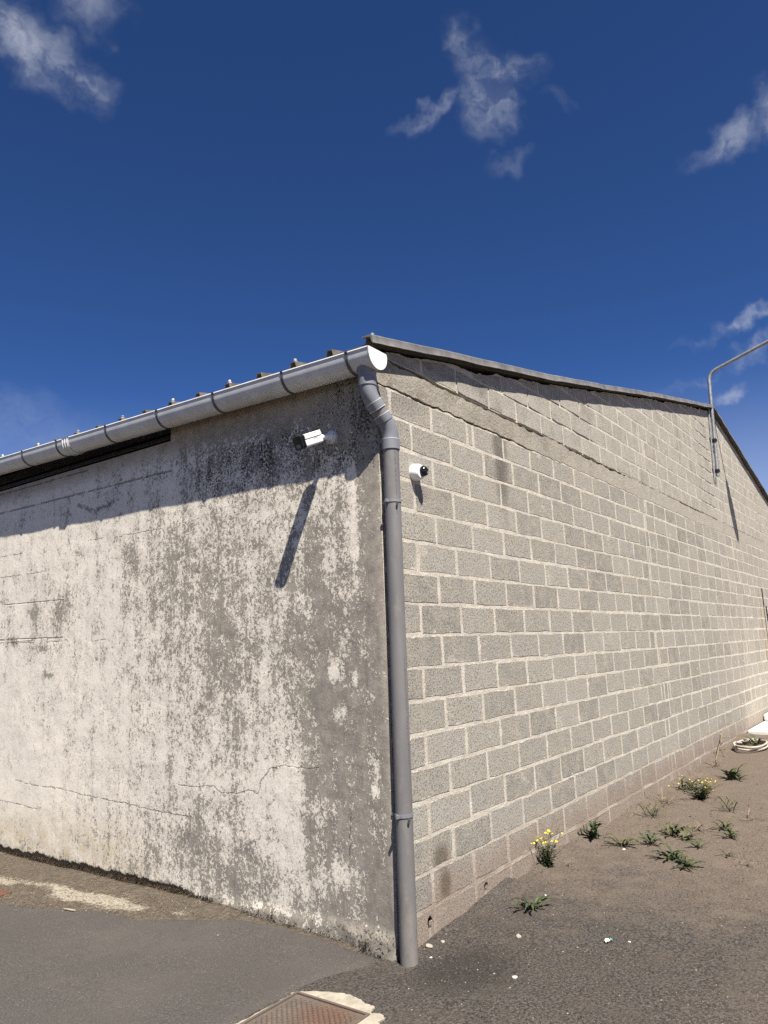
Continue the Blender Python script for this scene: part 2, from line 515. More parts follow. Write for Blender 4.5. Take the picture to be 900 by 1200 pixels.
def mat_leaf(name, c0, c1):
    m, n = material(name)
    p = n.pos()
    k = n.noise(p, 24, 4)
    rnd = n.node('ShaderNodeObjectInfo').outputs['Random']
    c = n.mix(n.step(n.add(k, n.mul(n.sub(rnd, .5), .3)), .3, .7), c0, c1)
    n.finish(c, .6, None, 0, .3)
    return m

M = dict(
    side=mat_sidewall(), mortar=mat_mortar(), block=mat_block(), beam=mat_beam(), ground=mat_ground(), asphalt=mat_asphalt(),
    dirt=mat_dirtstrip(),
    pipe=mat_pvc("grey_plastic_pipe", (.130, .124, .121), (.162, .155, .150), True),
    fitting=mat_pvc("grey_plastic_fitting", (.150, .155, .170), (.190, .195, .210)),
    gutter=mat_pvc("pale_grey_plastic_gutter", (.46, .455, .445), (.54, .535, .525)),
    endcap=mat_pvc("white_plastic_end_cap", (.62, .61, .59), (.72, .71, .69)),
    bracket=mat_plain("dark_galvanised_bracket", (.085, .085, .088), .55, .3, .2),
    zinc=mat_plain("weathered_zinc", (.155, .148, .138), .55, .25, .3, 7, .4),
    fibre=mat_plain("weathered_roof_sheet", (.095, .085, .074), .85, 0, .3, 14, .2, .002, 60),
    screwcap=mat_plain("pale_screw_cap", (.48, .46, .42), .5, .2, .2),
    darksteel=mat_plain("dark_rusty_steel", (.030, .024, .020), .7, .2, .4, 12, .3, .001, 80),
    pole=mat_plain("galvanised_pole", (.22, .225, .235), .5, .5, .2, 14),
    white=mat_plain("white_camera_plastic", (.80, .80, .79), .35, 0, .03, 10, .5),
    shadedwhite=mat_plain("shaded_white_plastic", (.50, .50, .51), .5, 0, .05, 10, .4),  # white plastic of the mount base, greyed to carry the shade below the gutter
    black=mat_plain("black_glossy_plastic", (.008, .008, .009), .12, 0, .1, 10, .5),
    ink=mat_plain("grey_print", (.16, .16, .17), .6),
    concrete=mat_plain("rough_inner_concrete", (.16, .14, .115), .95, 0, .3, 8, .1, .006, 40),
    roofdark=mat_plain("roof_timber", (.06, .045, .032), .9, 0, .3, 10, .1),
)

# ------------------------------------------------------------------ ground
def ground_z(x, y):
    x = np.asarray(x, float); y = np.asarray(y, float)
    r2 = x * x + y * y
    z = -.022 - .040 * np.exp(-r2 / .40 ** 2)
    z = z + .085 * sstep(x, 5.5, 9.5) * np.exp(-(y / 3.0) ** 2)
    near = np.exp(-((x - 2) / 9) ** 2 - (y / 9) ** 2)
    z = z + (fbm(x * 1.1, y * 1.1, 3) - .5) * .030 * near
    z = z + (fbm(x * 6, y * 6, 5, 3) - .5) * .014 * near * sstep(y, .3, -.1)
    # earth banked against the foot of the block wall
    z = z + .055 * np.exp(-(np.minimum(y, 0) / .10) ** 2) * sstep(x, .5, 1.4) * sstep(fbm(x * 3.2, y * 0, 8, 5), .32, .75)
    return z
def axis(lo, hi, step, far):
    a = np.arange(lo, hi + 1e-6, step)
    g = []; d = step; v = 0
    while v < far:
        d *= 1.35; v += d; g.append(v)
    g = np.array(g)
    return np.concatenate([(lo - g)[::-1], a, hi + g])
gx = axis(-4.0, 10.0, .045, 900); gy = axis(-4.5, 6.0, .045, 900)
GX, GY = np.meshgrid(gx, gy, indexing='ij')
gm = grid_mesh("ground", np.stack([GX, GY, ground_z(GX, GY)], -1))
ground = link("ground", gm, M['ground'], smooth=True)
tag(ground, "brown gravelly earth and loose tar chippings around the building", kind="structure")

# smooth asphalt on the eaves side, ragged at its seam and along the dirt strip
def seam(x):
    x = np.asarray(x, float)
    return .175 - .07 * sstep(x, -.60, -.15) + (fbm(x * 14, x * 0 + 3, 21) - .5) * .03
def strip_edge(y):            # distance of the asphalt edge from the wall
    y = np.asarray(y, float)
    return -(.035 + .40 * sstep(y, .95, 1.9) + .32 * sstep(y, 1.9, 3.1)) + (fbm(y * 7, y * 0 + 2, 31) - .5) * .09 * (1 + 0 * y) * sstep(y, .1, .8)
w_off = np.concatenate([np.linspace(0, 2.6, 66), 2.6 + np.cumsum(.06 * 1.22 ** np.arange(30))])
v_off = np.concatenate([np.linspace(0, 5.6, 150), 5.6 + np.cumsum(.06 * 1.22 ** np.arange(28))])
WO, VO = np.meshgrid(w_off, v_off, indexing='ij')
AX = strip_edge(VO + .12) - WO
AY = VO + seam(AX)
edge = np.minimum(np.minimum(WO / .03, VO / .03), 1)
AZ = ground_z(AX, AY) + np.where(edge >= 1, .012, .012 * edge - .004)
am = grid_mesh("asphalt_pavement", np.stack([AX, AY, AZ], -1))
asphalt = link("asphalt_pavement", am, M['asphalt'], smooth=True)
tag(asphalt, "smooth grey asphalt in front of the peeling wall", kind="structure")

# dirt, sand and straw that has gathered along the foot of the peeling wall
dy = np.linspace(.25, 6.5, 260); dt = np.linspace(0, 1, 26)
DY, DT = np.meshgrid(dy, dt, indexing='ij')
outer = strip_edge(DY) - .06
DXs = .05 + (outer - .05) * DT
hump = sstep(DY, .3, 1.6)
DZ = ground_z(DXs, DY) + .006 + hump * (.028 * (1 - DT) ** 1.2 + (fbm(DXs * 9, DY * 5, 41) - .4) * .028 * np.sin(np.pi * np.clip(DT * .9 + .1, 0, 1))) - .022 * sstep(DT, .86, 1)
dm = grid_mesh("dirt_strip", np.stack([DXs, DY, DZ], -1))
pale = np.exp(-((DXs + (.20 + .125 * (DY - 1.2))) / (.06 + .018 * DY)) ** 2) * sstep(DY, 1.35, 1.75)
pale = pale * (.25 + .95 * sstep(fbm(DXs * 9, DY * 4, 44), .30, .62)) + .35 * sstep(fbm(DXs * 5, DY * 2.5, 45), .55, .75) * sstep(DY, 1.6, 2.4)
float_attr(dm, "pale", pale)
dirt = link("dirt_strip", dm, M['dirt'], smooth=True)
tag(dirt, "strip of dirt and pale sand along the foot of the peeling wall", kind="structure")

# ------------------------------------------------------------------ the building
warehouse = empty("warehouse", (0, 0, 0), "long single-storey block-built warehouse with one peeling painted wall and a bare block gable", "building")
RIDGE_X, RIDGE_Z, EAVE_Z, LEN_Y, WID_X = 10.15, 5.655, 3.625, 16.0, 20.3
def roof_z(x):
    x = np.asarray(x, float)
    z = np.where(x < RIDGE_X, EAVE_Z + .2 * x, RIDGE_Z - .2 * (x - RIDGE_X))
    return z - .035 * np.exp(-((x - 3.2) / 1.9) ** 2)

# --- eaves-side wall (peeling paint), with a long dark slot under the gutter
SLOT_Y, SLOT_Z, TOP_Z = 2.07, 3.40, 3.62
yy = np.unique(np.concatenate([np.linspace(0, SLOT_Y, 140), np.linspace(SLOT_Y, 5.3, 210), np.linspace(5.3, LEN_Y, 40)]))
zz = np.unique(np.concatenate([np.linspace(-.3, .0, 10), np.linspace(0, SLOT_Z, 228), np.linspace(SLOT_Z, TOP_Z, 16)]))
SY, SZ = np.meshgrid(yy, zz, indexing='ij')
und = (fbm(SY * 1.3, SZ * 1.3, 51) - .5) * .016 + (fbm(SY * 9, SZ * 9, 52) - .5) * .005
foot = .045 + .035 * (fbm(SY * 4, SY * 0, 53) - .3) - .03 * sstep(SY, .2, 1.6)          # height of the lumpy foot
low = sstep(SZ, foot + .05, foot - .03)
bulge = -low * .030 * fbm(SY * 7, SZ * 9, 54) * sstep(SY, 2.1, 1.3)                       # lumps of mortar by the corner
ragz = .022 + .030 * fbm(SY * 5, SY * 0 + 1, 55) + .02 * vnoise(SY * 30, SY * 0, 56)
rec = sstep(SZ, ragz + .008, ragz - .008) * .005 * sstep(SY, 1.55, 1.9)                   # render has fallen off above the ground
edge_r = .006 * np.exp(-SY / .012)
SX = und * sstep(SY, 0, .05) + bulge + rec + edge_r
idx = np.arange(SY.size).reshape(SY.shape)
fy = (yy[:-1] + yy[1:]) / 2; fz = (zz[:-1] + zz[1:]) / 2
keep = ~((fy[:, None] > SLOT_Y) & (fz[None, :] > SLOT_Z))
q = np.stack([idx[:-1, :-1], idx[:-1, 1:], idx[1:, 1:], idx[1:, :-1]], -1)[keep]
verts = np.stack([SX, SY, SZ], -1).reshape(-1, 3).tolist()
faces = q.tolist()
n0 = len(verts)      # reveals of the slot and the back of the wall
verts += [(0, SLOT_Y, SLOT_Z), (.2, SLOT_Y, SLOT_Z), (.2, SLOT_Y, TOP_Z), (0, SLOT_Y, TOP_Z), (0, LEN_Y, SLOT_Z), (.2, LEN_Y, SLOT_Z),
          (.2, .2, -.3), (.2, LEN_Y, -.3), (.2, .2, TOP_Z), (.2, SLOT_Y, TOP_Z), (.2, .2, SLOT_Z)]
faces += [(n0, n0 + 1, n0 + 2, n0 + 3), (n0, n0 + 4, n0 + 5, n0 + 1), (n0 + 6, n0 + 7, n0 + 5, n0 + 10), (n0 + 10, n0 + 1, n0 + 9, n0 + 8)]
sm = pymesh("side_wall", verts, faces)
NV = len(sm.vertices)
def pad(a, v=0.0):
    return np.concatenate([np.asarray(a, float).ravel(), np.full(NV - SY.size, v)])
# how much of the paint is left, read off along the wall (columns: metres from the corner)
PY = [0, .12, .3, .5, .62, .74, 1.0, 1.4, 1.8, 2.3, 2.8, 3.4, 4.6, 7]
PT = {3.6: [.2, .2, .2, .25, .3, .35, .4, .5, .6, .7, .8, .8, .8, .8],
      3.2: [.2, .2, .25, .3, .35, .4, .45, .5, .58, .68, .75, .8, .8, .8],
      2.9: [.28, .34, .52, .56, .60, .62, .62, .64, .68, .72, .76, .78, .80, .80],
      2.5: [.30, .34, .46, .44, .52, .58, .58, .58, .56, .58, .70, .74, .80, .82],
      2.1: [.28, .31, .42, .34, .42, .50, .56, .52, .52, .60, .70, .72, .78, .80],
      1.7: [.27, .30, .35, .37, .38, .46, .60, .50, .55, .66, .72, .76, .82, .82],
      1.3: [.27, .30, .33, .36, .37, .56, .64, .54, .60, .70, .74, .78, .84, .86],
      .80: [.28, .33, .34, .35, .38, .74, .72, .66, .68, .72, .76, .84, .90, .90],
      .40: [.28, .31, .34, .40, .44, .70, .66, .60, .60, .66, .70, .82, .90, .90],
      .10: [.15, .22, .30, .42, .50, .54, .54, .54, .58, .62, .66, .72, .76, .76],
      -.3: [.0] * 14}
zk = sorted(PT); tab = np.array([PT[k] for k in zk])
colv = np.stack([np.interp(yy, PY, tab[i]) for i in range(len(zk))], 0)
paint = np.stack([np.interp(zz, zk, colv[:, i]) for i in range(len(yy))], 0)
# individual bare patches (centre y, z, half sizes)
for cy, cz, a, b, s in [(1.95, 2.35, .22, .35, -.10), (2.55, 2.45, .10, .16, -.2), (1.5, 1.75, .18, .4, -.08), (.52, 1.25, .12, .2, -.2), (3.6, 2.1, .12, .13, -.42),
                        (4.0, 2.12, .08, .16, -.34), (4.35, 1.88, .10, .05, -.4), (3.85, 1.8, .14, .05, -.4), (1.75, .36, .16, .14, -.22), (2.25, .30, .12, .2, -.15),
                        (1.4, .25, .2, .12, -.15), (3.75, 1.56, .10, .025, -.5), (1.15, .30, .1, .25, -.15), (.22, 2.55, .05, .35, .42), (.40, 2.3, .08, .2, .2),
                        (.42, 1.55, .05, .07, .6), (.24, 1.5, .025, .06, .6), (.38, 1.28, .05, .05, .5), (.10, .95, .03, .05, .5), (.12, .85, .03, .03, .5), (.5, .7, .14, .08, .2), (.35, .35, .12, .1, .3)]:
    paint += s * np.exp(-((SY - cy) / a) ** 2 - ((SZ - cz) / b) ** 2)
tanb = sstep(SZ, 3.16, 3.40) * sstep(SY, .30, .75)
mould = (.52 * sstep(SZ, 2.55, 2.98) * (1 - tanb) + .10 * sstep(SZ, 2.2, 2.6)) * (1 - .6 * sstep(SY, 1.5, 2.4))
mould = np.maximum(mould, .66 * sstep(SZ, 2.85, 3.1) * sstep(SY, .55, .15))
mould = np.maximum(mould, .62 * sstep(SZ, .20, .03) * (0.45 + .55 * sstep(SY, .9, .2)))
mould = np.maximum(mould, 1.15 * sstep(SZ, ragz + .035, ragz - .005) * sstep(SY, 1.5, 1.95) * (.75 + .5 * fbm(SY * 8, SZ * 8, 58)))
yellow = sstep(SZ, .55, .12) * sstep(SY, 2.0, 2.8) * .8
# fissures, as signed distance so that they stay sharp
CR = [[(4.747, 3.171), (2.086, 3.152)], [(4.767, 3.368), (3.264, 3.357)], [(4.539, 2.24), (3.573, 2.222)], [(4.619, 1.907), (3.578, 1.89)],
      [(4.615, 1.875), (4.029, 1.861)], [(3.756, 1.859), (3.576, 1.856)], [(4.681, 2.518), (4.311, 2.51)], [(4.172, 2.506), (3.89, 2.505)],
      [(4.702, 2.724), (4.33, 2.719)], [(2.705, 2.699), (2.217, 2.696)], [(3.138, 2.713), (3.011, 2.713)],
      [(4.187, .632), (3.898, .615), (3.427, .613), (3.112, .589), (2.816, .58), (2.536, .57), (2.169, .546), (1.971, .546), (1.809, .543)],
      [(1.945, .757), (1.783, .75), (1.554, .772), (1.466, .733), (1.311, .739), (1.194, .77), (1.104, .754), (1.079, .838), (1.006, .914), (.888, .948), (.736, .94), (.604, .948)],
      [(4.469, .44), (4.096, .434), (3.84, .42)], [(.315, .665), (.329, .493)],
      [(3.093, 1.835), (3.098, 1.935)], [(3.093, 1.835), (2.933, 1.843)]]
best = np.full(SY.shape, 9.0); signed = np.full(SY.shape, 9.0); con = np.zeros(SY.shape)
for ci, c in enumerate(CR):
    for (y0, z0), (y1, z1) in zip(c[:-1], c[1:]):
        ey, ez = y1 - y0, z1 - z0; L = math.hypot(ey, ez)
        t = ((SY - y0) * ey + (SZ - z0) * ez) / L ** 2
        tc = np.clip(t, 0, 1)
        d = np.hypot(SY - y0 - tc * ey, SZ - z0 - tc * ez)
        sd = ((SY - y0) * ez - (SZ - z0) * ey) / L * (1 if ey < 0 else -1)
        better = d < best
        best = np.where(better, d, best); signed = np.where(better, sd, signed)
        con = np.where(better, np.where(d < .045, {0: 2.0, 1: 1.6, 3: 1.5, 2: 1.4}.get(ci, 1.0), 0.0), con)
stain = np.zeros(SY.shape)
for (y0, z0), (y1, z1) in [((3.354, 3.056), (3.111, 2.965)), ((3.111, 2.965), (2.838, 3.01))]:
    ey, ez = y1 - y0, z1 - z0; L = math.hypot(ey, ez)
    t = np.clip(((SY - y0) * ey + (SZ - z0) * ez) / L ** 2, 0, 1)
    stain = np.maximum(stain, sstep(np.hypot(SY - y0 - t * ey, SZ - z0 - t * ez), .045, .012))
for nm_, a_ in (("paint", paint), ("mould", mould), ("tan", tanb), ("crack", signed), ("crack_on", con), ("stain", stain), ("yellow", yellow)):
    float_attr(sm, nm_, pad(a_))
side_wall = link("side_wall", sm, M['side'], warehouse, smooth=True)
side_wall["label"] = "painted wall with cream paint peeling off grey render"
sm.set_sharp_from_angle(angle=math.radians(50))

for i, (x0, x1, z0, z1) in enumerate([(.020, .050, 3.425, 3.437), (.055, .075, 3.455, 3.475), (.10, .16, 3.52, 3.60)]):
    MB().box((x0, SLOT_Y + .01, z0), (x1, LEN_Y - .3, z1)).build("steel_rail", M['darksteel'], side_wall)
MB().box((.19, SLOT_Y + .02, SLOT_Z - .1), (.215, LEN_Y - .3, TOP_Z)).build("slot_backing", M['darksteel'], side_wall)

# --- gable wall: mortar bed, bond beam, and blocks laid one by one
H_C, Z_P = .205, .116
BEAM_LO, BEAM_HI = 3.392, 3.552
def rag(x, seed, s=9.0, o=4):
    return fbm(np.asarray(x) * s, np.asarray(x) * 0 + seed, seed, o) - .5
def beam_lo(x): return BEAM_LO + rag(x, 61, 12) * .028 + .03 * (rag(x, 68, 1.7, 2)) - .004 * sstep(x, 2, 4)
def beam_hi(x):
    gap = .019 * sstep(x, .1, .35) * (1 - sstep(x, 2.45, 2.75)) + .020 * sstep(x, 3.1, 3.3) * (1 - sstep(x, 4.4, 5.2)) + .014 * sstep(x, 7.2, 7.6) * (1 - sstep(x, 8.4, 8.8))
    gap = gap * (.45 + 1.1 * fbm(np.asarray(x) * 5, np.asarray(x) * 0, 66))
    return 3.578 - gap + rag(x, 62, 14) * .03
def lower_top(x):            # top of the mortar under the beam, leaves a thin ragged crack
    g = .013 * sstep(x, -.1, .1) * (1 - sstep(x, 2.0, 2.6)) + .004
    return beam_lo(x) - g * (.25 + 1.5 * fbm(np.asarray(x) * 8, np.asarray(x) * 0, 63))
def wall_top(x): return roof_z(x) - .022 + np.minimum(rag(x, 64, 5) * .09 + rag(x, 65, 1.3, 2) * .05, .010)
HOLES = [(.315, .375, .005, .075), (1.02, 1.085, .030, .085)]
def slab(name, xs, zlo, zhi, y0, y1, mat, parent):
    """vertical slab between two ragged edges"""
    xs = np.asarray(xs, float); lo = zlo(xs); hi = zhi(xs); n = len(xs)
    f0 = y0(xs) if callable(y0) else xs * 0 + y0
    V = [(x, f, z) for x, f, z in zip(xs, f0, lo)] + [(x, f, z) for x, f, z in zip(xs, f0, hi)] + [(x, y1, z) for x, z in zip(xs, lo)] + [(x, y1, z) for x, z in zip(xs, hi)]
    F = []
    for i in range(n - 1):
        F += [(i, i + 1, n + i + 1, n + i), (2 * n + i, 3 * n + i, 3 * n + i + 1, 2 * n + i + 1), (n + i, n + i + 1, 3 * n + i + 1, 3 * n + i), (i, 2 * n + i, 2 * n + i + 1, i + 1)]
    F += [(0, n, 3 * n, 2 * n), (n - 1, 3 * n - 1, 4 * n - 1, 2 * n - 1)]
    m = pymesh(name, V, F)
    return link(name, m, mat, parent)
xs_f = np.concatenate([np.arange(.004, 6, .02), np.arange(6, WID_X, .06), [WID_X]])
MORTAR_Y = .0005
# bed mortar below the beam, with the two open holes at its foot
bx = sorted({.004, WID_X, *[h[0] for h in HOLES], *[h[1] for h in HOLES]}); bz = sorted({-.3, Z_P, *[h[2] for h in HOLES], *[h[3] for h in HOLES]})
mb = MB()
for i in range(len(bx) - 1):
    for j in range(len(bz) - 1):
        cx, cz = (bx[i] + bx[i + 1]) / 2, (bz[j] + bz[j + 1]) / 2
        if any(h[0] < cx < h[1] and h[2] < cz < h[3] for h in HOLES): continue
        mb.poly([(bx[i], MORTAR_Y, bz[j]), (bx[i + 1], MORTAR_Y, bz[j]), (bx[i + 1], MORTAR_Y, bz[j + 1]), (bx[i], MORTAR_Y, bz[j + 1])], [(0, 1, 2, 3)])
        mb.poly([(bx[i], MORTAR_Y + .03, bz[j]), (bx[i + 1], MORTAR_Y + .03, bz[j]), (bx[i + 1], MORTAR_Y + .03, bz[j + 1]), (bx[i], MORTAR_Y + .03, bz[j + 1])], [(3, 2, 1, 0)])
n0 = len(mb.v); n = len(xs_f)
hi = lower_top(xs_f)
mb.v += [(x, MORTAR_Y, Z_P) for x in xs_f] + [(x, MORTAR_Y, z) for x, z in zip(xs_f, hi)] + [(x, .15, z) for x, z in zip(xs_f, hi)]
for i in range(n - 1):
    mb.f += [(n0 + i, n0 + i + 1, n0 + n + i + 1, n0 + n + i), (n0 + n + i, n0 + n + i + 1, n0 + 2 * n + i + 1, n0 + 2 * n + i)]
gm_ = pymesh("gable_wall", mb.v, mb.f)
gable = link("gable_wall", gm_, M['mortar'], warehouse)
gable["label"] = "gable wall of bare grey concrete blocks with pale mortar"
slab("inner_leaf", np.array([.2, 3.5, RIDGE_X, 17, WID_X]), lambda x: x * 0 - .3, lambda x: roof_z(x) - .08, .16, .2, M['concrete'], gable)
slab("bond_beam", xs_f, beam_lo, beam_hi, lambda x: -.0035 + .0022 * sstep(x, 1.8, 3.6) + .002 * (fbm(x * 3, x * 0, 77) - .5), .14, M['beam'], gable)
slab("upper_bedding", np.concatenate([np.arange(.15, RIDGE_X, .03), np.arange(RIDGE_X, WID_X - .3, .08)]), lambda x: np.maximum(3.575, x * 0) + rag(x, 67, 14) * .012 + .012,
     lambda x: np.maximum(wall_top(x), 3.60), lambda x: MORTAR_Y + .0002 + .006 * sstep(fbm(x * 1.6, x * 0, 69), .56, .72), .15, M['mortar'], gable)

def clip_poly(pts, f):
    """keep the part of a polygon where f(x, z) >= 0"""
    out = []
    for i in range(len(pts)):
        a, b = pts[i], pts[(i + 1) % len(pts)]
        fa, fb_ = f(a), f(b)
        if fa >= 0: out.append(a)
        if (fa >= 0) != (fb_ >= 0):
            t = fa / (fa - fb_); out.append((a[0] + t * (b[0] - a[0]), a[1] + t * (b[1] - a[1])))
    return out
def outline(w, h, r):
    """ragged rectangle outline centred on 0, counter-clockwise seen from outside (-y)"""
    P = []
    def side(a, b, n):
        for i in range(n):
            t = i / n + (r.uniform(-.25, .25) / n if i else 0)
            P.append((a[0] + (b[0] - a[0]) * t + r.uniform(-1, 1) * .0050, a[1] + (b[1] - a[1]) * t + r.uniform(-1, 1) * .0050))
    c = [(-w / 2, -h / 2), (w / 2, -h / 2), (w / 2, h / 2), (-w / 2, h / 2)]
    n = max(2, min(4, int(w / .12)))
    side(c[0], c[1], n); side(c[1], c[2], 2); side(c[2], c[3], n); side(c[3], c[0], 2)
    ch = r.random()
    if ch < .3:                                   # a knocked-off corner
        k = r.choice([0, n, n + 2, 2 * n + 2]); P[k] = (P[k][0] * (1 - r.uniform(.01, .05)), P[k][1] * (1 - r.uniform(.03, .12)))
    return P
BEV = .004
def block_geo(P, proud):
    """front face, softened arris and sides for an outline"""
    n = len(P)
    xs = [p[0] for p in P]; zs = [p[1] for p in P]
    cx, cz = (min(xs) + max(xs)) / 2, (min(zs) + max(zs)) / 2
    ix = 1 - 2 * BEV / max(.03, max(xs) - min(xs)); iz = 1 - 2 * BEV / max(.03, max(zs) - min(zs))
    V = [(cx + (x - cx) * ix, -proud, cz + (z - cz) * iz) for x, z in P] + [(x, -proud + .0015, z) for x, z in P] + [(x, .02, z) for x, z in P]
    F = [tuple(range(n))]
    for k in range(2):
        F += [(k * n + i, (k + 1) * n + i, (k + 1) * n + (i + 1) % n, k * n + (i + 1) % n) for i in range(n)]
    return V, F, (min(xs), max(xs), min(zs), max(zs))
def block_mesh(name, items):
    V = []; F = []; box = []; tone = []
    for v, f, bb, t in items:
        n0 = len(V); V += v; F += [tuple(i + n0 for i in q) for q in f]; box += [bb] * len(v); tone += [t] * len(v)
    m = pymesh(name, V, F)
    ua = m.uv_layers.new(name="horizontal"); ub = m.uv_layers.new(name="vertical")
    vi = np.zeros(len(m.loops), np.int32); m.loops.foreach_get('vertex_index', vi)
    co = np.array(V)[vi]; bb = np.array(box)[vi]
    ua.data.foreach_set('uv', np.stack([co[:, 0] - bb[:, 0], bb[:, 1] - co[:, 0]], -1).astype(np.float32).ravel())
    ub.data.foreach_set('uv', np.stack([co[:, 2] - bb[:, 2], bb[:, 3] - co[:, 2]], -1).astype(np.float32).ravel())
    float_attr(m, "tone", tone)
    m.materials.append(M['block'])
    return m
rb = random.Random(5)
MODULE = .512
BLK = []              # (x0, x1, z0, z1, clipped polygon or None)
def lay_row(z0, z1, first, x_end, bottom_clip=None, top_clip=None):
    """one course: joint positions with narrow closers where the concrete posts stand"""
    joints = [.004]; x = first
    posts = [5.55 + rb.uniform(-.1, .1), 10.75 + rb.uniform(-.12, .12)]
    while x < x_end:
        joints.append(x)
        for pz in list(posts):
            if x < pz <= x + MODULE:
                posts.remove(pz)
                r_ = rb.random()
                if r_ < .75:
                    joints.append(pz); joints.append(pz + rb.choice([.05, .07, .14]))
                x = pz + .2 - MODULE + rb.uniform(0, .3)
        if 1.0 < x < 1.3 and z0 > 2.9 and z0 < 3.3:
            joints.append(x + .10)
            x += .10
        x += MODULE + rb.uniform(-.006, .006)
    joints.append(x_end)
    joints = sorted(joints)
    for a, b in zip(joints[:-1], joints[1:]):
        jw = rb.uniform(.020, .040)
        if b - a < .035: continue
        wz = float((fbm((a + b) * .45, z0 * 37.0, 88) - .5) * .022) if 0 < z0 < 3.1 else 0.0
        BLK.append((a + jw / 2, b - jw / 2, z0 + wz + rb.uniform(.008, .014), z1 + wz - rb.uniform(.008, .015), bottom_clip, top_clip))
X_END = 17.2
lay_row(-.11, Z_P, .40, X_END)
for k in range(16):
    z0 = Z_P + k * H_C
    first = .145 if k % 2 == 1 else .40
    lay_row(z0, min(z0 + H_C, 3.384), first + rb.uniform(-.012, .012), X_END, None, 'beam' if k == 15 else None)
zr = 3.582; k = 0
while zr < 5.7:
    lay_row(zr, zr + .2, .30 if k % 2 else .05, X_END, 'beam_top' if k == 0 else None, 'roof')
    zr += .2; k += 1
items = []
for (a, b, z0, z1, bc, tc) in BLK:
    P = outline(b - a, z1 - z0, rb)
    cx, cz = (a + b) / 2, (z0 + z1) / 2
    shared = True
    if tc == 'roof':
        f = lambda p: float(wall_top(p[0] + cx)) - .012 - (p[1] + cz)
        if min(f(p) for p in P) < 0:
            P = clip_poly(P, f); shared = False
            if len(P) < 3: continue
            xs = [p[0] for p in P]; zs = [p[1] for p in P]
            if max(xs) - min(xs) < .06 or max(zs) - min(zs) < .03: continue
    if tc == 'beam' or any(h[0] - .01 < b and h[1] + .01 > a and h[2] < z1 and h[3] > z0 for h in HOLES): shared = False
    for h in HOLES:        # blocks broken away around the holes
        if h[0] > a and h[1] < b and h[2] > z0 and h[3] < z1:
            x0, x1, q0, q1 = h[0] - cx, h[1] - cx, h[2] - cz, h[3] - cz
            P = [(-(b - a) / 2, -(z1 - z0) / 2), (x0 + .012, -(z1 - z0) / 2), (x0 + .010, q0 + .006), (x0, q0 + .03), (x0 + .008, q1 - .01), (x0 + .022, q1 - .004), (x0 + .03, q1 + .004),
                 (x1 - .012, q1 - .008), (x1, q1 - .03), (x1 - .014, q0 + .03), (x1 - .018, q0 + .012), (x1 - .012, -(z1 - z0) / 2), ((b - a) / 2, -(z1 - z0) / 2), ((b - a) / 2, (z1 - z0) / 2), (0.02, (z1 - z0) / 2 - .003), (-(b - a) / 2, (z1 - z0) / 2)]
    items.append([a, b, z0, z1, cx, cz, P, shared])
def to_px(pt):
    d = np.asarray(pt) - CAM_POS
    w = d @ CAM_F
    return 450 + F_PX * (d @ CAM_R) / w, 600 - F_PX * (d @ CAM_U) / w
def shown_area(it):
    a, b, z0, z1 = it[:4]
    c = [to_px((a, 0, z0)), to_px((b, 0, z0)), to_px((b, 0, z1)), to_px((a, 0, z1))]
    s = abs(sum(c[i][0] * c[(i + 1) % 4][1] - c[(i + 1) % 4][0] * c[i][1] for i in range(4))) / 2
    mx = sum(p[0] for p in c) / 4
    return s if -20 < mx < 905 else s * 1e-3
items.sort(key=shown_area, reverse=True)
variants = []
for k in range(16):
    P = outline(.482, .182, rb)
    variants.append(block_mesh("block", [(*block_geo(P, .0015 + rb.uniform(-.0007, .0009)), rb.random())]))
for it in items[:300]:
    a, b, z0, z1, cx, cz, P, shared = it
    if shared and abs((b - a) - .482) < .035 and abs((z1 - z0) - .182) < .02:
        o = bpy.data.objects.new("block", rb.choice(variants))
        COL.objects.link(o); o.parent = gable
        o.scale = ((b - a) / .482, 1, (z1 - z0) / .182)
    else:
        o = link("block", block_mesh("block", [(*block_geo(P, .0015 + rb.uniform(-.0007, .0009)), rb.random())]), None, gable)
    o.location = (cx, 0, cz)
rest = []
for it in items[300:]:
    a, b, z0, z1, cx, cz, P, shared = it
    V, F, bb = block_geo([(x + cx, z + cz) for x, z in P], .0015 + rb.uniform(-.0007, .0009))
    rest.append((V, F, bb, rb.random()))
far = link("distant_blocks", block_mesh("distant_blocks", rest), None, gable)
far["kind"] = "stuff"

# --- the two walls out of sight, so that the building is closed
MB().box((WID_X - .2, .2, -.3), (WID_X, LEN_Y, 3.6)).build("far_side_wall", M['concrete'], warehouse)
slab("rear_wall", np.array([0.21, 3.5, RIDGE_X, 17, WID_X - .21]), lambda x: x * 0 - .3, lambda x: roof_z(x) - .08, LEN_Y - .2, LEN_Y, M['concrete'], warehouse)

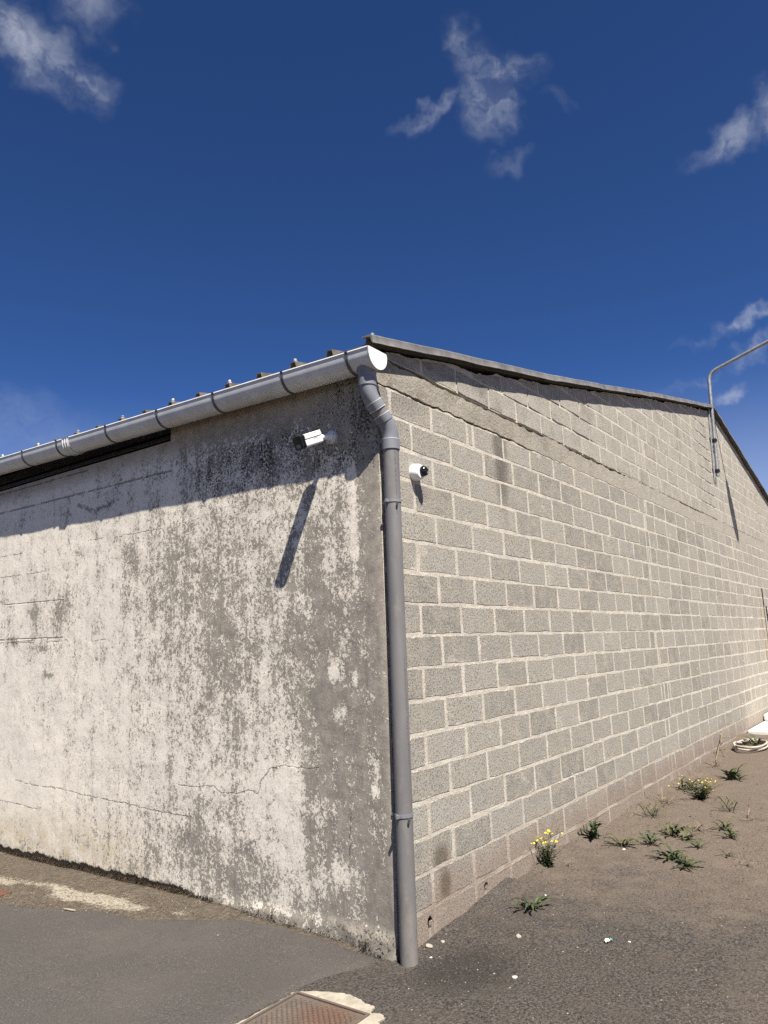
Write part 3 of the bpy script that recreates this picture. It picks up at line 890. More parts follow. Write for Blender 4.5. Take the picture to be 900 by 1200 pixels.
# --- roof: trapezoid-ribbed sheets
def eave_lift(y): return .013 * np.clip(y, 0, 6)
PITCH = 1.0 / 3.0
prof = [(-.055, 0), (-.042, .040), (-.005, .040), (.012, 0), (.022, 0)]
ys = [-.062]; hs = [0.0]
y0 = -.005
k = 0
while y0 + k * PITCH < LEN_Y + .1:
    c = y0 + k * PITCH - .06
    for dy_, h in ((-.032, 0), (-.018, .044), (.018, .044), (.032, 0)):
        ys.append(c + .04 + dy_); hs.append(h)
    k += 1
ys, hs = np.array(ys), np.array(hs)
o_ = np.argsort(ys); ys, hs = ys[o_], hs[o_]
def roof_sheet(name, xs):
    X, Y = np.meshgrid(xs, ys, indexing='ij')
    Hh = np.broadcast_to(hs, X.shape)
    Z = roof_z(X) + .012 + Hh + eave_lift(Y) * sstep(np.abs(X - RIDGE_X), 2, 10)
    t = np.stack([X, Y, Z], -1); b = np.stack([X, Y, Z - .006], -1)
    nu, nv = X.shape
    top = t.reshape(-1, 3); bot = b.reshape(-1, 3)
    i = np.arange(nu * nv).reshape(nu, nv)
    f1 = np.stack([i[:-1, :-1], i[1:, :-1], i[1:, 1:], i[:-1, 1:]], -1).reshape(-1, 4)
    f2 = f1[:, ::-1] + nu * nv
    ed = list(i[0, :]) + list(i[1:, -1]) + list(i[-1, -2::-1]) + list(i[-2:0:-1, 0])
    f3 = [(ed[j], ed[(j + 1) % len(ed)], ed[(j + 1) % len(ed)] + nu * nv, ed[j] + nu * nv) for j in range(len(ed))]
    return pymesh(name, np.concatenate([top, bot]), f1.tolist() + f2.tolist() + [tuple(int(a) for a in q) for q in f3])
roof = link("roof", roof_sheet("roof", np.linspace(-.085, RIDGE_X, 24)), M['fibre'], warehouse)
roof["label"] = "ribbed grey-brown roof sheets with pale screw caps"
link("roof_slope", roof_sheet("roof_slope", np.linspace(RIDGE_X + .004, WID_X + .09, 24)), M['fibre'], roof)
cap = MB()
xs_c = [RIDGE_X - .22, RIDGE_X, RIDGE_X + .22]
V = []
for yv in (-.07, LEN_Y + .07):
    for xv in xs_c: V.append((xv, yv, float(roof_z(xv)) + .062))
    for xv in xs_c: V.append((xv, yv, float(roof_z(xv)) + .056))
cap.poly(V, [(0, 1, 7, 6), (1, 2, 8, 7), (3, 9, 10, 4), (4, 10, 11, 5), (0, 3, 4, 1), (1, 4, 5, 2), (6, 7, 10, 9), (7, 8, 11, 10), (0, 6, 9, 3), (2, 5, 11, 8)])
cap.build("ridge_cap", M['zinc'], roof)
MB().box((.02, .02, 3.40), (.19, SLOT_Y - .01, 3.615)).build("wall_plate", M['roofdark'], roof)
# screws with saddle washers, one on every second rib near the eaves
for k in range(0, 24):
    yc = y0 + k * PITCH - .02
    if k % 2: continue
    zc = float(roof_z(-.055)) + .012 + .044 + float(eave_lift(yc))
    s = MB()
    s.tube([(-.055, yc, zc), (-.055, yc, zc + .006)], .015, 10)
    lean = rb.uniform(-.012, .012)
    s.tube([(-.055, yc, zc + .006), (-.055 + lean * .3, yc + lean, zc + .014)], .006, 8)
    s.tube([(-.055 + lean * .3, yc + lean, zc + .014), (-.053 + lean * .4, yc + lean * 1.4, zc + rb.uniform(.021, .028))], .011, 8)
    s.build("screw", M['screwcap'], roof)

# --- zinc verge flashing along the gable slopes, in overlapping lengths
def flashing(xa, xb, lift, seed):
    xs = np.linspace(xa, xb, 26)
    wob = (fbm(xs * 2.2, xs * 0, seed) - .5) * .022
    outv = -.070 + (fbm(xs * 3, xs * 0 + 4, seed + 1) - .5) * .014
    sec = []
    for i, x in enumerate(xs):
        zt = float(roof_z(x)) + .062 + lift + wob[i] * .5
        zb = zt - .064 + wob[i] * .6
        o = outv[i]
        sec.append([(x, .012, zt - .002), (x, .0, zt), (x, o + .012, zt - .002), (x, o, zt - .012), (x, o - .004, zb + .01), (x, o - .010, zb),
                    (x, o - .006, zb - .003), (x, o + .006, zb + .012), (x, o + .016, zt - .016), (x, .0, zt - .006), (x, .012, zt - .008)])
    V = [p for s in sec for p in s]; m_ = len(sec[0]); F = []
    for i in range(len(xs) - 1):
        for j in range(m_):
            F.append((i * m_ + j, i * m_ + (j + 1) % m_, (i + 1) * m_ + (j + 1) % m_, (i + 1) * m_ + j))
    F += [tuple(range(m_)), tuple(reversed(range((len(xs) - 1) * m_, len(xs) * m_)))]
    mb_ = MB(); mb_.poly(V, F)
    mb_.build("verge_flashing", M['zinc'], warehouse, smooth=True)
cuts = [-.115, 2.02, 4.1, 6.2, 8.3, RIDGE_X]
for i in range(5): flashing(cuts[i], cuts[i + 1] + (.06 if i < 4 else 0), .004 * (i % 2), 70 + i)
for i in range(5): flashing(RIDGE_X + .002 + i * 2.04, RIDGE_X + (i + 1) * 2.04 + (.06 if i < 4 else 0), .004 * ((i + 1) % 2), 80 + i)

# ------------------------------------------------------------------ gutter
gut = empty("rain_gutter", (-.11, -.1, 3.5), "pale grey half-round plastic gutter along the eaves of the peeling wall", "gutter")
def g_z(y): return 3.532 + .024 * np.clip(y, -.2, 8)
G0, G1 = -.105, LEN_Y
def gutter_profile(off=0.0):
    """half-round section (x, z) from back edge to front lip; centre x -.112"""
    P = []
    for i in range(17):
        w = math.pi * i / 16
        P.append((-.112 + (.095 + off) * math.cos(w), -.012 - (.102 + off) * math.sin(w) ** .9 if 0 < i < 16 else -.012))
    P[-1] = (-.207 - off, .0)
    return P
T_in = gutter_profile(-.004); T_out = gutter_profile(0)
loop = T_out + [(-.213, .006), (-.209, .014), (-.200, .012), (-.199, .004)] + T_in[::-1]
ysg = [G0, .5, 1.2, 2, 3, 4, 6, 8, LEN_Y]
V = []; F = []
L_ = len(loop)
for y in ysg:
    for x, z in loop: V.append((x + .11, y + .1, float(g_z(y)) + z - 3.5))
for i in range(len(ysg) - 1):
    for j in range(L_):
        F.append((i * L_ + j, i * L_ + (j + 1) % L_, (i + 1) * L_ + (j + 1) % L_, (i + 1) * L_ + j))
b_ = MB(); b_.poly(V, F); b_.build("trough", M['gutter'], gut, smooth=True)
capP = gutter_profile(.004)
def gutter_plate(ya, yb, P, mat, name, topz=.012):
    P = P + [(-.205, topz), (-.02, topz - .004)]
    n_ = len(P)
    V = [(x + .11, ya + .1, float(g_z(ya)) + z - 3.5) for x, z in P] + [(x + .11, yb + .1, float(g_z(yb)) + z - 3.5) for x, z in P]
    F = [tuple(range(n_)), tuple(reversed(range(n_, 2 * n_)))] + [(i, n_ + i, n_ + (i + 1) % n_, (i + 1) % n_) for i in range(n_)]
    b = MB(); b.poly(V, F); return b.build(name, mat, gut, bevel=.0)
gutter_plate(G0 - .006, G0 - .001, capP, M['endcap'], "end_cap")
def gutter_band(yc, w, off, mat, name, parent=None):
    O = gutter_profile(off); I = gutter_profile(.0006)
    lp = O + [(-.216 - off * .3, .012), (-.2065, .0165), (-.2075, .001)] + I[::-1]
    V = []; F = []; n_ = len(lp)
    for y in (yc - w / 2, yc + w / 2):
        for x, z in lp: V.append((x + .11, y + .1, float(g_z(y)) + z - 3.5))
    for j in range(n_): F.append((j, (j + 1) % n_, n_ + (j + 1) % n_, n_ + j))
    # ring-shaped end faces as quads
    h_ = len(O)
    for e in (0, n_):
        for j in range(h_ - 1):
            F.append((e + j, e + j + 1, e + n_ - 2 - j, e + n_ - 1 - j))
    b = MB(); b.poly(V, F); return b.build(name, mat, parent or gut, smooth=False)
for yb_ in [.069, .633, 1.328, 1.981, 2.659, 3.40, 3.98, 4.66, 5.3, 5.95, 6.6, 7.3]:
    gutter_band(yb_, .022, .0045, M['bracket'], "bracket")
jc = gutter_band(3.26, .10, .006, M['gutter'], "joint_collar")
for d_ in (-.036, .0, .036):
    gutter_band(3.26 + d_, .008, .0105, M['endcap'], "collar_rib", jc)

# ------------------------------------------------------------------ downpipe
PX, PYc = .012, -.078
dp = empty("downpipe", (PX, PYc, -.06), "grey plastic downpipe with two elbows standing at the corner of the building", "downpipe")
def loc_(p): return (p[0] - PX, p[1] - PYc, p[2] + .06)
zb0 = float(ground_z(PX, PYc)) - .02
pipe = MB().tube([loc_((PX - .014, PYc, zb0)), loc_((PX + .005, PYc, 1.5)), loc_((PX + .022, PYc, 2.97))], .0505, 40).build("pipe_section", M['pipe'], dp, smooth=True)
TOP = Vector((-.110, -.018, 3.42)); T1 = Vector((-.110, -.018, 3.275)); B1 = Vector((PX + .022, PYc, 3.055)); B0 = Vector((PX + .022, PYc, 2.975))
def arc(a, c, b, n=6):
    return [a.lerp(c, t).lerp(c.lerp(b, t), t) for t in [i / n for i in range(n + 1)]]
ax = (B1 - T1).normalized()
# outlet spigot under the gutter
MB().tube([loc_(TOP + Vector((0, 0, .02))), loc_(TOP - Vector((0, 0, .012))), loc_(TOP - Vector((0, 0, .06)))], [.070, .060, .0555], 28).build("outlet", M['fitting'], dp, smooth=True)
MB().tube([loc_(TOP - Vector((0, 0, .042))), loc_(TOP - Vector((0, 0, .098)))], .0585, 28).build("socket_collar", M['fitting'], dp, smooth=True)
up1 = T1 + Vector((0, 0, .062)); dn1 = T1 + ax * .062
MB().tube([loc_(p) for p in [T1 + Vector((0, 0, .085))] + arc(up1, T1, dn1) + [dn1 + ax * .03]], .0535, 28).build("elbow", M['fitting'], dp, smooth=True)
MB().tube([loc_(dn1 + ax * .005), loc_(dn1 + ax * .052)], .0575, 28).build("socket_collar", M['fitting'], dp, smooth=True)
dn2 = B1 - ax * .060
MB().tube([loc_(dn1 + ax * .03), loc_(dn2)], .0505, 28).build("offset_pipe", M['pipe'], dp, smooth=True)
MB().tube([loc_(dn2 - ax * .048), loc_(dn2 - ax * .002)], .0575, 28).build("socket_collar", M['fitting'], dp, smooth=True)
MB().tube([loc_(p) for p in [dn2 - ax * .03] + arc(dn2, B1, B1 - Vector((0, 0, .055))) + [B0]], .0535, 28).build("elbow", M['fitting'], dp, smooth=True)
MB().tube([loc_(B0 + Vector((0, 0, .010))), loc_(B0 - Vector((0, 0, .055)))], .0575, 28).build("socket_collar", M['fitting'], dp, smooth=True)
# pale rims on the socket mouths
for c_, d_ in ((dn1 + ax * .003, ax), (dn1 + ax * .054, ax), (dn2 - ax * .050, ax), (B0 + Vector((0, 0, .011)), Vector((0, 0, 1)))):
    MB().tube([loc_(c_ - d_ * .0018), loc_(c_ + d_ * .0018)], .0583, 28).build("socket_rim", M['gutter'], dp, smooth=True)
for zc in (2.585, .725):
    xc = PX - .014 + (zc / 2.97) * .036
    c = MB()
    for r_, a_ in ((.0545, 0),):
        c.tube([loc_((xc, PYc, zc - .009)), loc_((xc, PYc, zc + .009))], r_, 28)
    c.box(loc_((xc - .012, PYc + .04, zc - .009)), loc_((xc + .012, .003, zc + .009)))
    for sx in (-1, 1):
        c.box(loc_((xc + sx * .064 - .012, PYc - .006, zc - .010)), loc_((xc + sx * .064 + .012, PYc + .006, zc + .010)))
    cl = c.build("pipe_clamp", M['fitting'], dp)
    MB().tube([loc_((xc - .03, PYc - .058, zc - .012)), loc_((xc - .03, PYc - .052, zc - .034))], .007, 8).build("clamp_bolt", M['bracket'], cl)

# ------------------------------------------------------------------ bullet camera under the eaves
cm_ = empty("bullet_camera", (0, .372, 3.085), "white bullet security camera with black face on the peeling wall below the gutter", "camera")
def tilt_mesh(o, fn):
    for v in o.data.vertices: v.co = fn(Vector(v.co))
R_ = Matrix.Rotation(math.radians(-7), 4, 'Z') @ Matrix.Rotation(math.radians(-23), 4, 'Y') @ Matrix.Scale(.94, 4)
MB().tube([(-.0, 0, 0), (-.010, 0, 0), (-.022, 0, 0), (-.028, 0, 0)], [.048, .048, .045, .036], 32).build("mount_base", M['shadedwhite'], cm_, smooth=True)
for k in range(3):
    a = 2.1 * k + .6
    MB().tube([(-.021, math.cos(a) * .036, math.sin(a) * .036), (-.029, math.cos(a) * .036, math.sin(a) * .036)], .004, 8).build("screw", M['bracket'], cm_)
MB().tube([(-.02, .0, .0), (-.045, .006, -.002), (-.07, .022, -.006), (-.10, .042, -.016)], [.024, .019, .018, .022], 20).build("arm", M['white'], cm_, smooth=True)
def rbox(x0, x1, y0, y1, z0, z1, r, seg=5):
    """box along x with rounded long edges"""
    P = []
    for cy, cz, a0 in ((y1 - r, z1 - r, 0), (y0 + r, z1 - r, 90), (y0 + r, z0 + r, 180), (y1 - r, z0 + r, 270)):
        for i in range(seg + 1):
            w = math.radians(a0 + 90 * i / seg); P.append((cy + r * math.cos(w), cz + r * math.sin(w)))
    n_ = len(P)
    V = [(x, y, z) for x in (x0, x1) for y, z in P]
    return V, [tuple(range(n_)), tuple(reversed(range(n_, 2 * n_)))] + [(i, n_ + i, n_ + (i + 1) % n_, (i + 1) % n_) for i in range(n_)]
def body_part(name, x0, x1, y0, y1, z0, z1, r, mat, parent, bev=.002):
    b = MB(); b.poly(*rbox(x0, x1, y0, y1, z0, z1, r))
    o = b.build(name, mat, parent, smooth=True, bevel=bev)
    off = Vector((-.092, .050, -.004))
    tilt_mesh(o, lambda v: (R_ @ v) + off)
    return o
body_part("housing", -.175, .0, -.042, .042, -.046, .030, .016, M['white'], cm_)
body_part("sun_shield", -.167, -.004, -.046, .046, .033, .046, .006, M['white'], cm_)
for s_ in (-1, 1):
    body_part("shield_skirt", -.166, -.004, min(s_ * .0462, s_ * .0434), max(s_ * .0462, s_ * .0434), .012, .0325, .001, M['white'], cm_, .0004)
body_part("front_face", -.205, -.168, -.0445, .0445, -.0485, .0475, .020, M['black'], cm_, .004)
body_part("lens_window", -.2075, -.2045, -.020, .020, -.036, -.010, .008, M['ink'], cm_, .0004)
MB()
for i in range(7):
    w_ = .0035
    body_part("maker_mark", -.085 + i * .006, -.085 + i * .006 + w_, -.0429, -.0422, -.004, .002 + .002 * (i % 2), .0002, M['ink'], cm_, 0)

# ------------------------------------------------------------------ dome camera on the gable
dc = empty("dome_camera", (.405, 0, 2.845), "small white turret security camera with black ball on the block gable", "camera")
MB().tube([(0, .002, 0), (0, -.012, 0), (0, -.030, 0), (0, -.052, 0), (0, -.060, 0)], [.058, .059, .058, .053, .044], 36).build("base", M['white'], dc, smooth=True)
bmx = bmesh.new()
bmesh.ops.create_uvsphere(bmx, u_segments=28, v_segments=18, radius=.037)
me = bpy.data.meshes.new("camera_ball"); bmx.to_mesh(me); bmx.free()
link("camera_ball", me, M['black'], dc, (.016, -.066, .004), smooth=True)
MB().tube([(.022, -.090, -.010), (.026, -.098, -.013)], [.013, .012], 20).build("lens", M['ink'], dc, smooth=True)
MB().tube([(-.02, -.0525, .030), (-.02, -.0545, .031)], .003, 8).build("screw", M['bracket'], dc)

# ------------------------------------------------------------------ street light bracketed to the gable
LX, LY = 9.84, -.058
lamp = empty("wall_street_light", (LX, 0, 4.25), "grey bent tube street light bracketed to the top of the gable", "street light")
def ll(p): return (p[0] - LX, p[1], p[2] - 4.25)
bend = arc(Vector((LX + .245, LY, 6.14)), Vector((LX + .27, LY, 6.30)), Vector((LX + .28, LY - .15, 6.352)), 8)
MB().tube([ll((LX, LY, 4.36)), ll((LX + .12, LY, 5.2))] + [ll(p) for p in bend] + [ll((LX + .31, -1.12, 6.655))], .030, 14).build("pole", M['pole'], lamp, smooth=True)
MB().tube([ll((LX - .09, -.018, 4.24)), ll((LX + .10, -.018, 5.60))], .014, 8).build("wall_rail", M['pole'], lamp)
for zc in (4.46, 5.02):
    xl = LX + (zc - 4.36) * .14
    b = MB(); b.box(ll((xl - .13, -.012, zc - .03)), ll((xl + .06, -.004, zc + .03)))
    b.box(ll((xl - .045, LY - .036, zc - .022)), ll((xl + .045, -.012, zc + .022)))
    b.build("clamp_bracket", M['darksteel'], lamp)
    MB().tube([ll((xl - .08, LY + .01, zc)), ll((xl + .10, LY + .01, zc))], .009, 8).build("bolt", M['darksteel'], lamp)
hv, hf = [], []
for t, w, h in ((0, .05, .04), (.12, .12, .07), (.6, .19, .09), (1.1, .17, .07), (1.3, .08, .03)):
    y_, z_ = -1.09 - t * .50, 6.645 + t * .15
    for a in range(12):
        an = 2 * math.pi * a / 12
        hv.append(ll((LX + .31 + w * math.cos(an), y_, z_ + h * (math.sin(an) if math.sin(an) > 0 else .55 * math.sin(an)))))
for i in range(4):
    for a in range(12): hf.append((i * 12 + a, i * 12 + (a + 1) % 12, (i + 1) * 12 + (a + 1) % 12, (i + 1) * 12 + a))
hf += [tuple(range(12)), tuple(range(48, 60))]
b = MB(); b.poly(hv, hf); b.build("lamp_head", M['pole'], lamp, smooth=True)

# ------------------------------------------------------------------ inspection cover
DX_, DY_ = -.050, -.036
MX0, MX1, MY0, MY1 = -1.105 + DX_, -.640 + DX_, -.290 + DY_, .175 + DY_
mz = float(ground_z(-.85, -.05)) + .004
def mat_iron():
    m, n = material("rusty_cast_iron")
    p = n.obj()
    k = n.noise(p, 9, 6, .65)
    c = n.mix(n.step(k, .3, .65), (.10, .083, .070), (.13, .101, .080))
    c = n.mix(n.mul(n.step(n.vmath('LENGTH', n.vmath('MULTIPLY', n.vmath('SUBTRACT', p, (.10, -.07, 0)), (5, 5, 0))), 1.1, .2), .6), c, (.12, .058, .036))
    c = n.mix(n.step(n.noise(p, 90, 3), .58, .7), c, (.19, .155, .13))
    n.finish(c, .75, n.bump(n.noise(p, 120, 4), .0015), .3, .3)
    return m
M['iron'] = mat_iron()
hatch = empty("inspection_cover", ((MX0 + MX1) / 2, (MY0 + MY1) / 2, mz), "rusty square cast-iron inspection cover with scalloped tread set in the ground", "manhole cover")
hw = (MX1 - MX0) / 2
lid = MB(); lid.box((-hw + .018, -hw + .018, -.03), (hw - .018, hw - .018, .006)); lid.build("lid", M['iron'], hatch, bevel=.003)
fr = MB()
for s_ in (-1, 1):
    fr.box((-hw, min(s_ * hw, s_ * (hw - .014)), -.03), (hw, max(s_ * hw, s_ * (hw - .014)), .011))
    fr.box((min(s_ * hw, s_ * (hw - .014)), -hw + .0145, -.03), (max(s_ * hw, s_ * (hw - .014)), hw - .0145, .0112))
fr.build("frame", M['iron'], hatch, bevel=.002)
tr = MB()
sp = .034
nrow = int((2 * hw - .06) / (sp * .5))
for j in range(nrow):
    for i in range(int((2 * hw - .06) / sp)):
        cx_ = -hw + .042 + i * sp + (sp / 2 if j % 2 else 0); cy_ = -hw + .034 + j * sp * .5
        if cx_ > hw - .036: continue
        V = []
        for k in range(7):
            a = math.pi * k / 6
            for r_, z_ in ((.0165, .0058), (.0150, .0098), (.0125, .0098), (.0112, .0058)):
                V.append((cx_ + r_ * math.cos(a), cy_ + r_ * math.sin(a), z_))
        F = [(k * 4 + j_, k * 4 + j_ + 1, (k + 1) * 4 + j_ + 1, (k + 1) * 4 + j_) for k in range(6) for j_ in range(3)]
        tr.poly(V, F)
t_ = tr.build("tread_pattern", M['iron'], hatch); t_["kind"] = "stuff"

# cement haunching poured round the cover
def mat_cement():
    m, n = material("pale_cement")
    p = n.pos()
    c = n.mix(n.step(n.noise(p, 14, 6, .6), .3, .7), (.235, .21, .165), (.33, .30, .24))
    c = n.mix(n.step(n.noise(p, 60, 4, .7), .6, .72), c, (.13, .11, .09))
    n.finish(c, .95, n.bump(n.noise(p, 55, 5), .006), 0, .1)
    return m
M['cement'] = mat_cement()
ring = [(-.645, .205), (-.61, .15), (-.58, .10), (-.545, .03), (-.52, -.05), (-.525, -.12), (-.55, -.20), (-.56, -.25), (-.625, -.27), (-.60, -.32), (-.61, -.36), (-.66, -.355),
        (-.70, -.385), (-.80, -.37), (-.95, -.40), (-1.10, -.38), (-1.2, -.32), (-1.19, -.1), (-1.2, .1), (-1.15, .22), (-1.02, .215), (-.95, .197), (-.90, .206), (-.82, .192), (-.75, .201), (-.69, .193)]
dense = []
for i in range(len(ring)):
    a, b = [(q_[0] + DX_, q_[1] + DY_ - (.008 if q_[1] > .15 else 0)) for q_ in (ring[i], ring[(i + 1) % len(ring)])]
    for k in range(5):
        t = k / 5
        jx, jy = (rng.random(2) - .5) * .012
        dense.append((a[0] + (b[0] - a[0]) * t + jx, a[1] + (b[1] - a[1]) * t + jy))
nd = len(dense)
V = []
for s_, dz in ((1.0, -.014), (1.0, .001), (.985, .004)):
    for x, y in dense:
        cx_, cy_ = (MX0 + MX1) / 2, (MY0 + MY1) / 2
        X, Y = cx_ + (x - cx_) * s_, cy_ + (y - cy_) * s_
        V.append((X, Y, mz + dz - .012 * 0))
V += [(MX1, MY1, mz + .0045), (MX1, MY0, mz + .0045), (MX0, MY0, mz + .0045), (MX0, MY1, mz + .0045)]
F = [(k * nd + i, k * nd + (i + 1) % nd, (k + 1) * nd + (i + 1) % nd, (k + 1) * nd + i) for k in range(2) for i in range(nd)]
cm2 = pymesh("cement_collar", V, F)
bmx = bmesh.new(); bmx.from_mesh(cm2); bmx.verts.ensure_lookup_table()
top = [bmx.verts[2 * nd + i] for i in range(nd)]; inn = [bmx.verts[3 * nd + i] for i in range(4)]
def near_corner(v):
    x, y = v.co.x, v.co.y
    cx_, cy_ = (MX0 + MX1) / 2, (MY0 + MY1) / 2
    return {(1, 1): 0, (1, -1): 1, (-1, -1): 2, (-1, 1): 3}[(1 if x > cx_ else -1, 1 if y > cy_ else -1)]
for i in range(nd):
    a, b = top[i], top[(i + 1) % nd]
    ka, kb = near_corner(a), near_corner(b)
    try:
        bmx.faces.new((a, b, inn[ka]) if ka == kb else (a, b, inn[kb], inn[ka]))
    except ValueError:
        pass
bmesh.ops.recalc_face_normals(bmx, faces=bmx.faces)
bmx.to_mesh(cm2); bmx.free()
collar = link("cement_collar", cm2, M['cement'])
tag(collar, "ragged pale cement collar around the rusty inspection cover", kind="structure")

# ------------------------------------------------------------------ loose stones
def pebbles(name, pts, sizes, tones, mat):
    base = np.array([(1, 0, 0), (-1, 0, 0), (0, 1, 0), (0, -1, 0), (0, 0, 1), (0, 0, -.6), (.6, .6, .35), (-.55, .6, .3)], float)[:6]
    tri = [(0, 2, 4), (2, 1, 4), (1, 3, 4), (3, 0, 4), (2, 0, 5), (1, 2, 5), (3, 1, 5), (0, 3, 5)]
    n_ = len(pts)
    jit = 1 + (rng.random((n_, 6, 3)) - .5) * .8
    V = base[None] * jit
    ang = rng.random(n_) * 6.28
    c, s = np.cos(ang), np.sin(ang)
    X = V[:, :, 0] * c[:, None] - V[:, :, 1] * s[:, None]; Y = V[:, :, 0] * s[:, None] + V[:, :, 1] * c[:, None]
    V = np.stack([X, Y * .8, V[:, :, 2] * .65], -1) * np.asarray(sizes)[:, None, None] + np.asarray(pts)[:, None, :]
    F = (np.array(tri)[None] + (np.arange(n_) * 6)[:, None, None]).reshape(-1, 3)
    m = pymesh(name, V.reshape(-1, 3), F.tolist())
    float_attr(m, "tone", np.repeat(tones, 6))
    return link(name, m, mat)
def mat_pebble():
    m, n = material("loose_chippings")
    t = n.attr("tone")
    c = n.mix(t, (.028, .025, .022), (.125, .106, .086))
    c = n.mix(n.step(t, .95, .985), c, (.26, .235, .20))
    n.finish(c, .9, None, 0, .15)
    return m
M['pebble'] = mat_pebble()
N_ = 30000
xy = np.stack([-1.2 + 6.6 * rng.random(N_) ** 1.25, -.02 - 2.9 * rng.random(N_) ** 1.0], -1)
sel = ~((xy[:, 0] < -.45) & (xy[:, 1] > -.42))
xy = xy[sel]
# chippings lie thickest near the corner and thin out on the bare earth
dens = .35 + .65 * sstep(xy[:, 0] * .6 - xy[:, 1] * .3 + (fbm(xy[:, 0] * 1.5, xy[:, 1] * 1.5, 91) - .5) * 1.5, 1.9, .5)
xy = xy[rng.random(len(xy)) < dens]
sz = .0020 + .0050 * rng.random(len(xy)) ** 3
pz = ground_z(xy[:, 0], xy[:, 1]) + sz * .3
gravel = pebbles("gravel", np.column_stack([xy, pz]), sz, rng.random(len(xy)), M['pebble'])
tag(gravel, "loose dark chippings scattered over the earth beside the block gable", kind="stuff")
NB = 420
bxy = np.stack([.1 + 6.5 * rng.random(NB) ** 1.3, -.02 - 2.4 * rng.random(NB) ** 1.7], -1)
bsz = .006 + .009 * rng.random(NB) ** 3
clods = pebbles("clods", np.column_stack([bxy, ground_z(bxy[:, 0], bxy[:, 1]) + bsz * .2]), bsz, .15 + .70 * rng.random(NB), M['pebble'])
tag(clods, "earth clods and small stones strewn along the gable foot", kind="stuff")
# grit on the dirt strip
N2 = 2600
gy_ = .4 + 4.6 * rng.random(N2); gx_ = strip_edge(gy_) * rng.random(N2) * 1.15
g2z = ground_z(gx_, gy_) + .012 + .02 * (1 - np.clip(gx_ / strip_edge(gy_), 0, 1))
grit = pebbles("grit", np.column_stack([gx_, gy_, g2z]), .002 + .006 * rng.random(N2) ** 3, .3 + .7 * rng.random(N2), M['pebble'])
tag(grit, "grit scattered on the dirt strip below the peeling wall", kind="stuff")

# straw and moss at the foot of the peeling wall
def strands(name, roots, dirs, w, mat, seg=2, droop=.3):
    V = []; F = []
    for (x, y, z), (dx, dy_, dz) in zip(roots, dirs):
        d = Vector((dx, dy_, dz)); L = d.length
        s = d.cross(Vector((.3, .2, 1))).normalized() * w
        n0 = len(V)
        for k in range(seg + 1):
            t = k / seg
            c = Vector((x, y, z)) + d * t - Vector((0, 0, droop * L * t * t))
            ww = 1 - .85 * t
            V += [tuple(c - s * ww), tuple(c + s * ww)]
        for k in range(seg): F.append((n0 + 2 * k, n0 + 2 * k + 1, n0 + 2 * k + 3, n0 + 2 * k + 2))
    return link(name, pymesh(name, V, F), mat)
M['straw'] = mat_plain("dry_straw", (.34, .28, .18), .8, 0, .4, 30, .1)
M['deadgrass'] = mat_plain("dead_grass", (.11, .088, .055), .85, 0, .4, 30, .1)
M['moss'] = mat_plain("dead_dark_moss", (.060, .045, .028), .95, 0, .5, 30, .05)
n_s = 900
sy_ = 1.5 + 3.6 * rng.random(n_s); fr_ = rng.random(n_s)
sx_ = strip_edge(sy_) * fr_
an = rng.normal(1.4, .6, n_s); ln = .02 + .06 * rng.random(n_s)
straw = strands("straw", np.column_stack([sx_, sy_, ground_z(sx_, sy_) + .018 + .022 * (1 - fr_)]), np.column_stack([np.cos(an) * ln, np.sin(an) * ln, .12 * ln]), .0013, M['straw'])
tag(straw, "dry straw lying on the dirt along the peeling wall", kind="stuff")
n_e = 420
ex_ = 1.2 + 5.5 * rng.random(n_e) ** 1.2; ey_ = -.05 - 1.7 * rng.random(n_e)
keep_e = fbm(ex_ * 1.7, ey_ * 1.7, 97) > .50
ex_, ey_ = ex_[keep_e], ey_[keep_e]; n_e = len(ex_)
an_e = rng.random(n_e) * 6.28; ln_e = .02 + .07 * rng.random(n_e)
deadgrass = strands("dead_grass", np.column_stack([ex_, ey_, ground_z(ex_, ey_) + .006]), np.column_stack([np.cos(an_e) * ln_e, np.sin(an_e) * ln_e, .15 * ln_e]), .0014, M['deadgrass'])
tag(deadgrass, "bits of dead grass and stalks lying on the bare earth", kind="stuff")
n_m = 5200
my_ = 1.55 + 3.9 * rng.random(n_m)
mz_ = rng.random(n_m)
mxx = .016 - .030 * rng.random(n_m) - .012 * (1 - mz_)
hh = .018 + .040 * fbm(my_ * 5, my_ * 0 + 1, 55)
moss = strands("moss", np.column_stack([mxx, my_, ground_z(mxx, my_) + .018 + hh * mz_]), np.column_stack([-.012 - .016 * rng.random(n_m), rng.normal(0, .010, n_m), rng.normal(.008, .012, n_m)]), .0032, M['moss'], 2, .5)
tag(moss, "black dead moss in the broken foot of the peeling wall", kind="stuff")
n_c = 700
cy2 = .08 + 1.5 * rng.random(n_c)
cx2 = -.012 - .03 * rng.random(n_c)
keepc = rng.random(n_c) < .25 + .9 * (fbm(cy2 * 6, cy2 * 0, 95) > .52)
cy2, cx2 = cy2[keepc], cx2[keepc]; n_c = len(cy2)
cz2 = ground_z(cx2, cy2) + .005 + .07 * rng.random(n_c) ** 1.6
moss2 = strands("dry_lichen", np.column_stack([cx2, cy2, cz2]), np.column_stack([-.010 * rng.random(n_c) - .004, rng.normal(0, .010, n_c), rng.normal(.006, .008, n_c)]), .003, M['moss'])
tag(moss2, "dark lichen on the lumpy wall foot by the corner", kind="stuff")

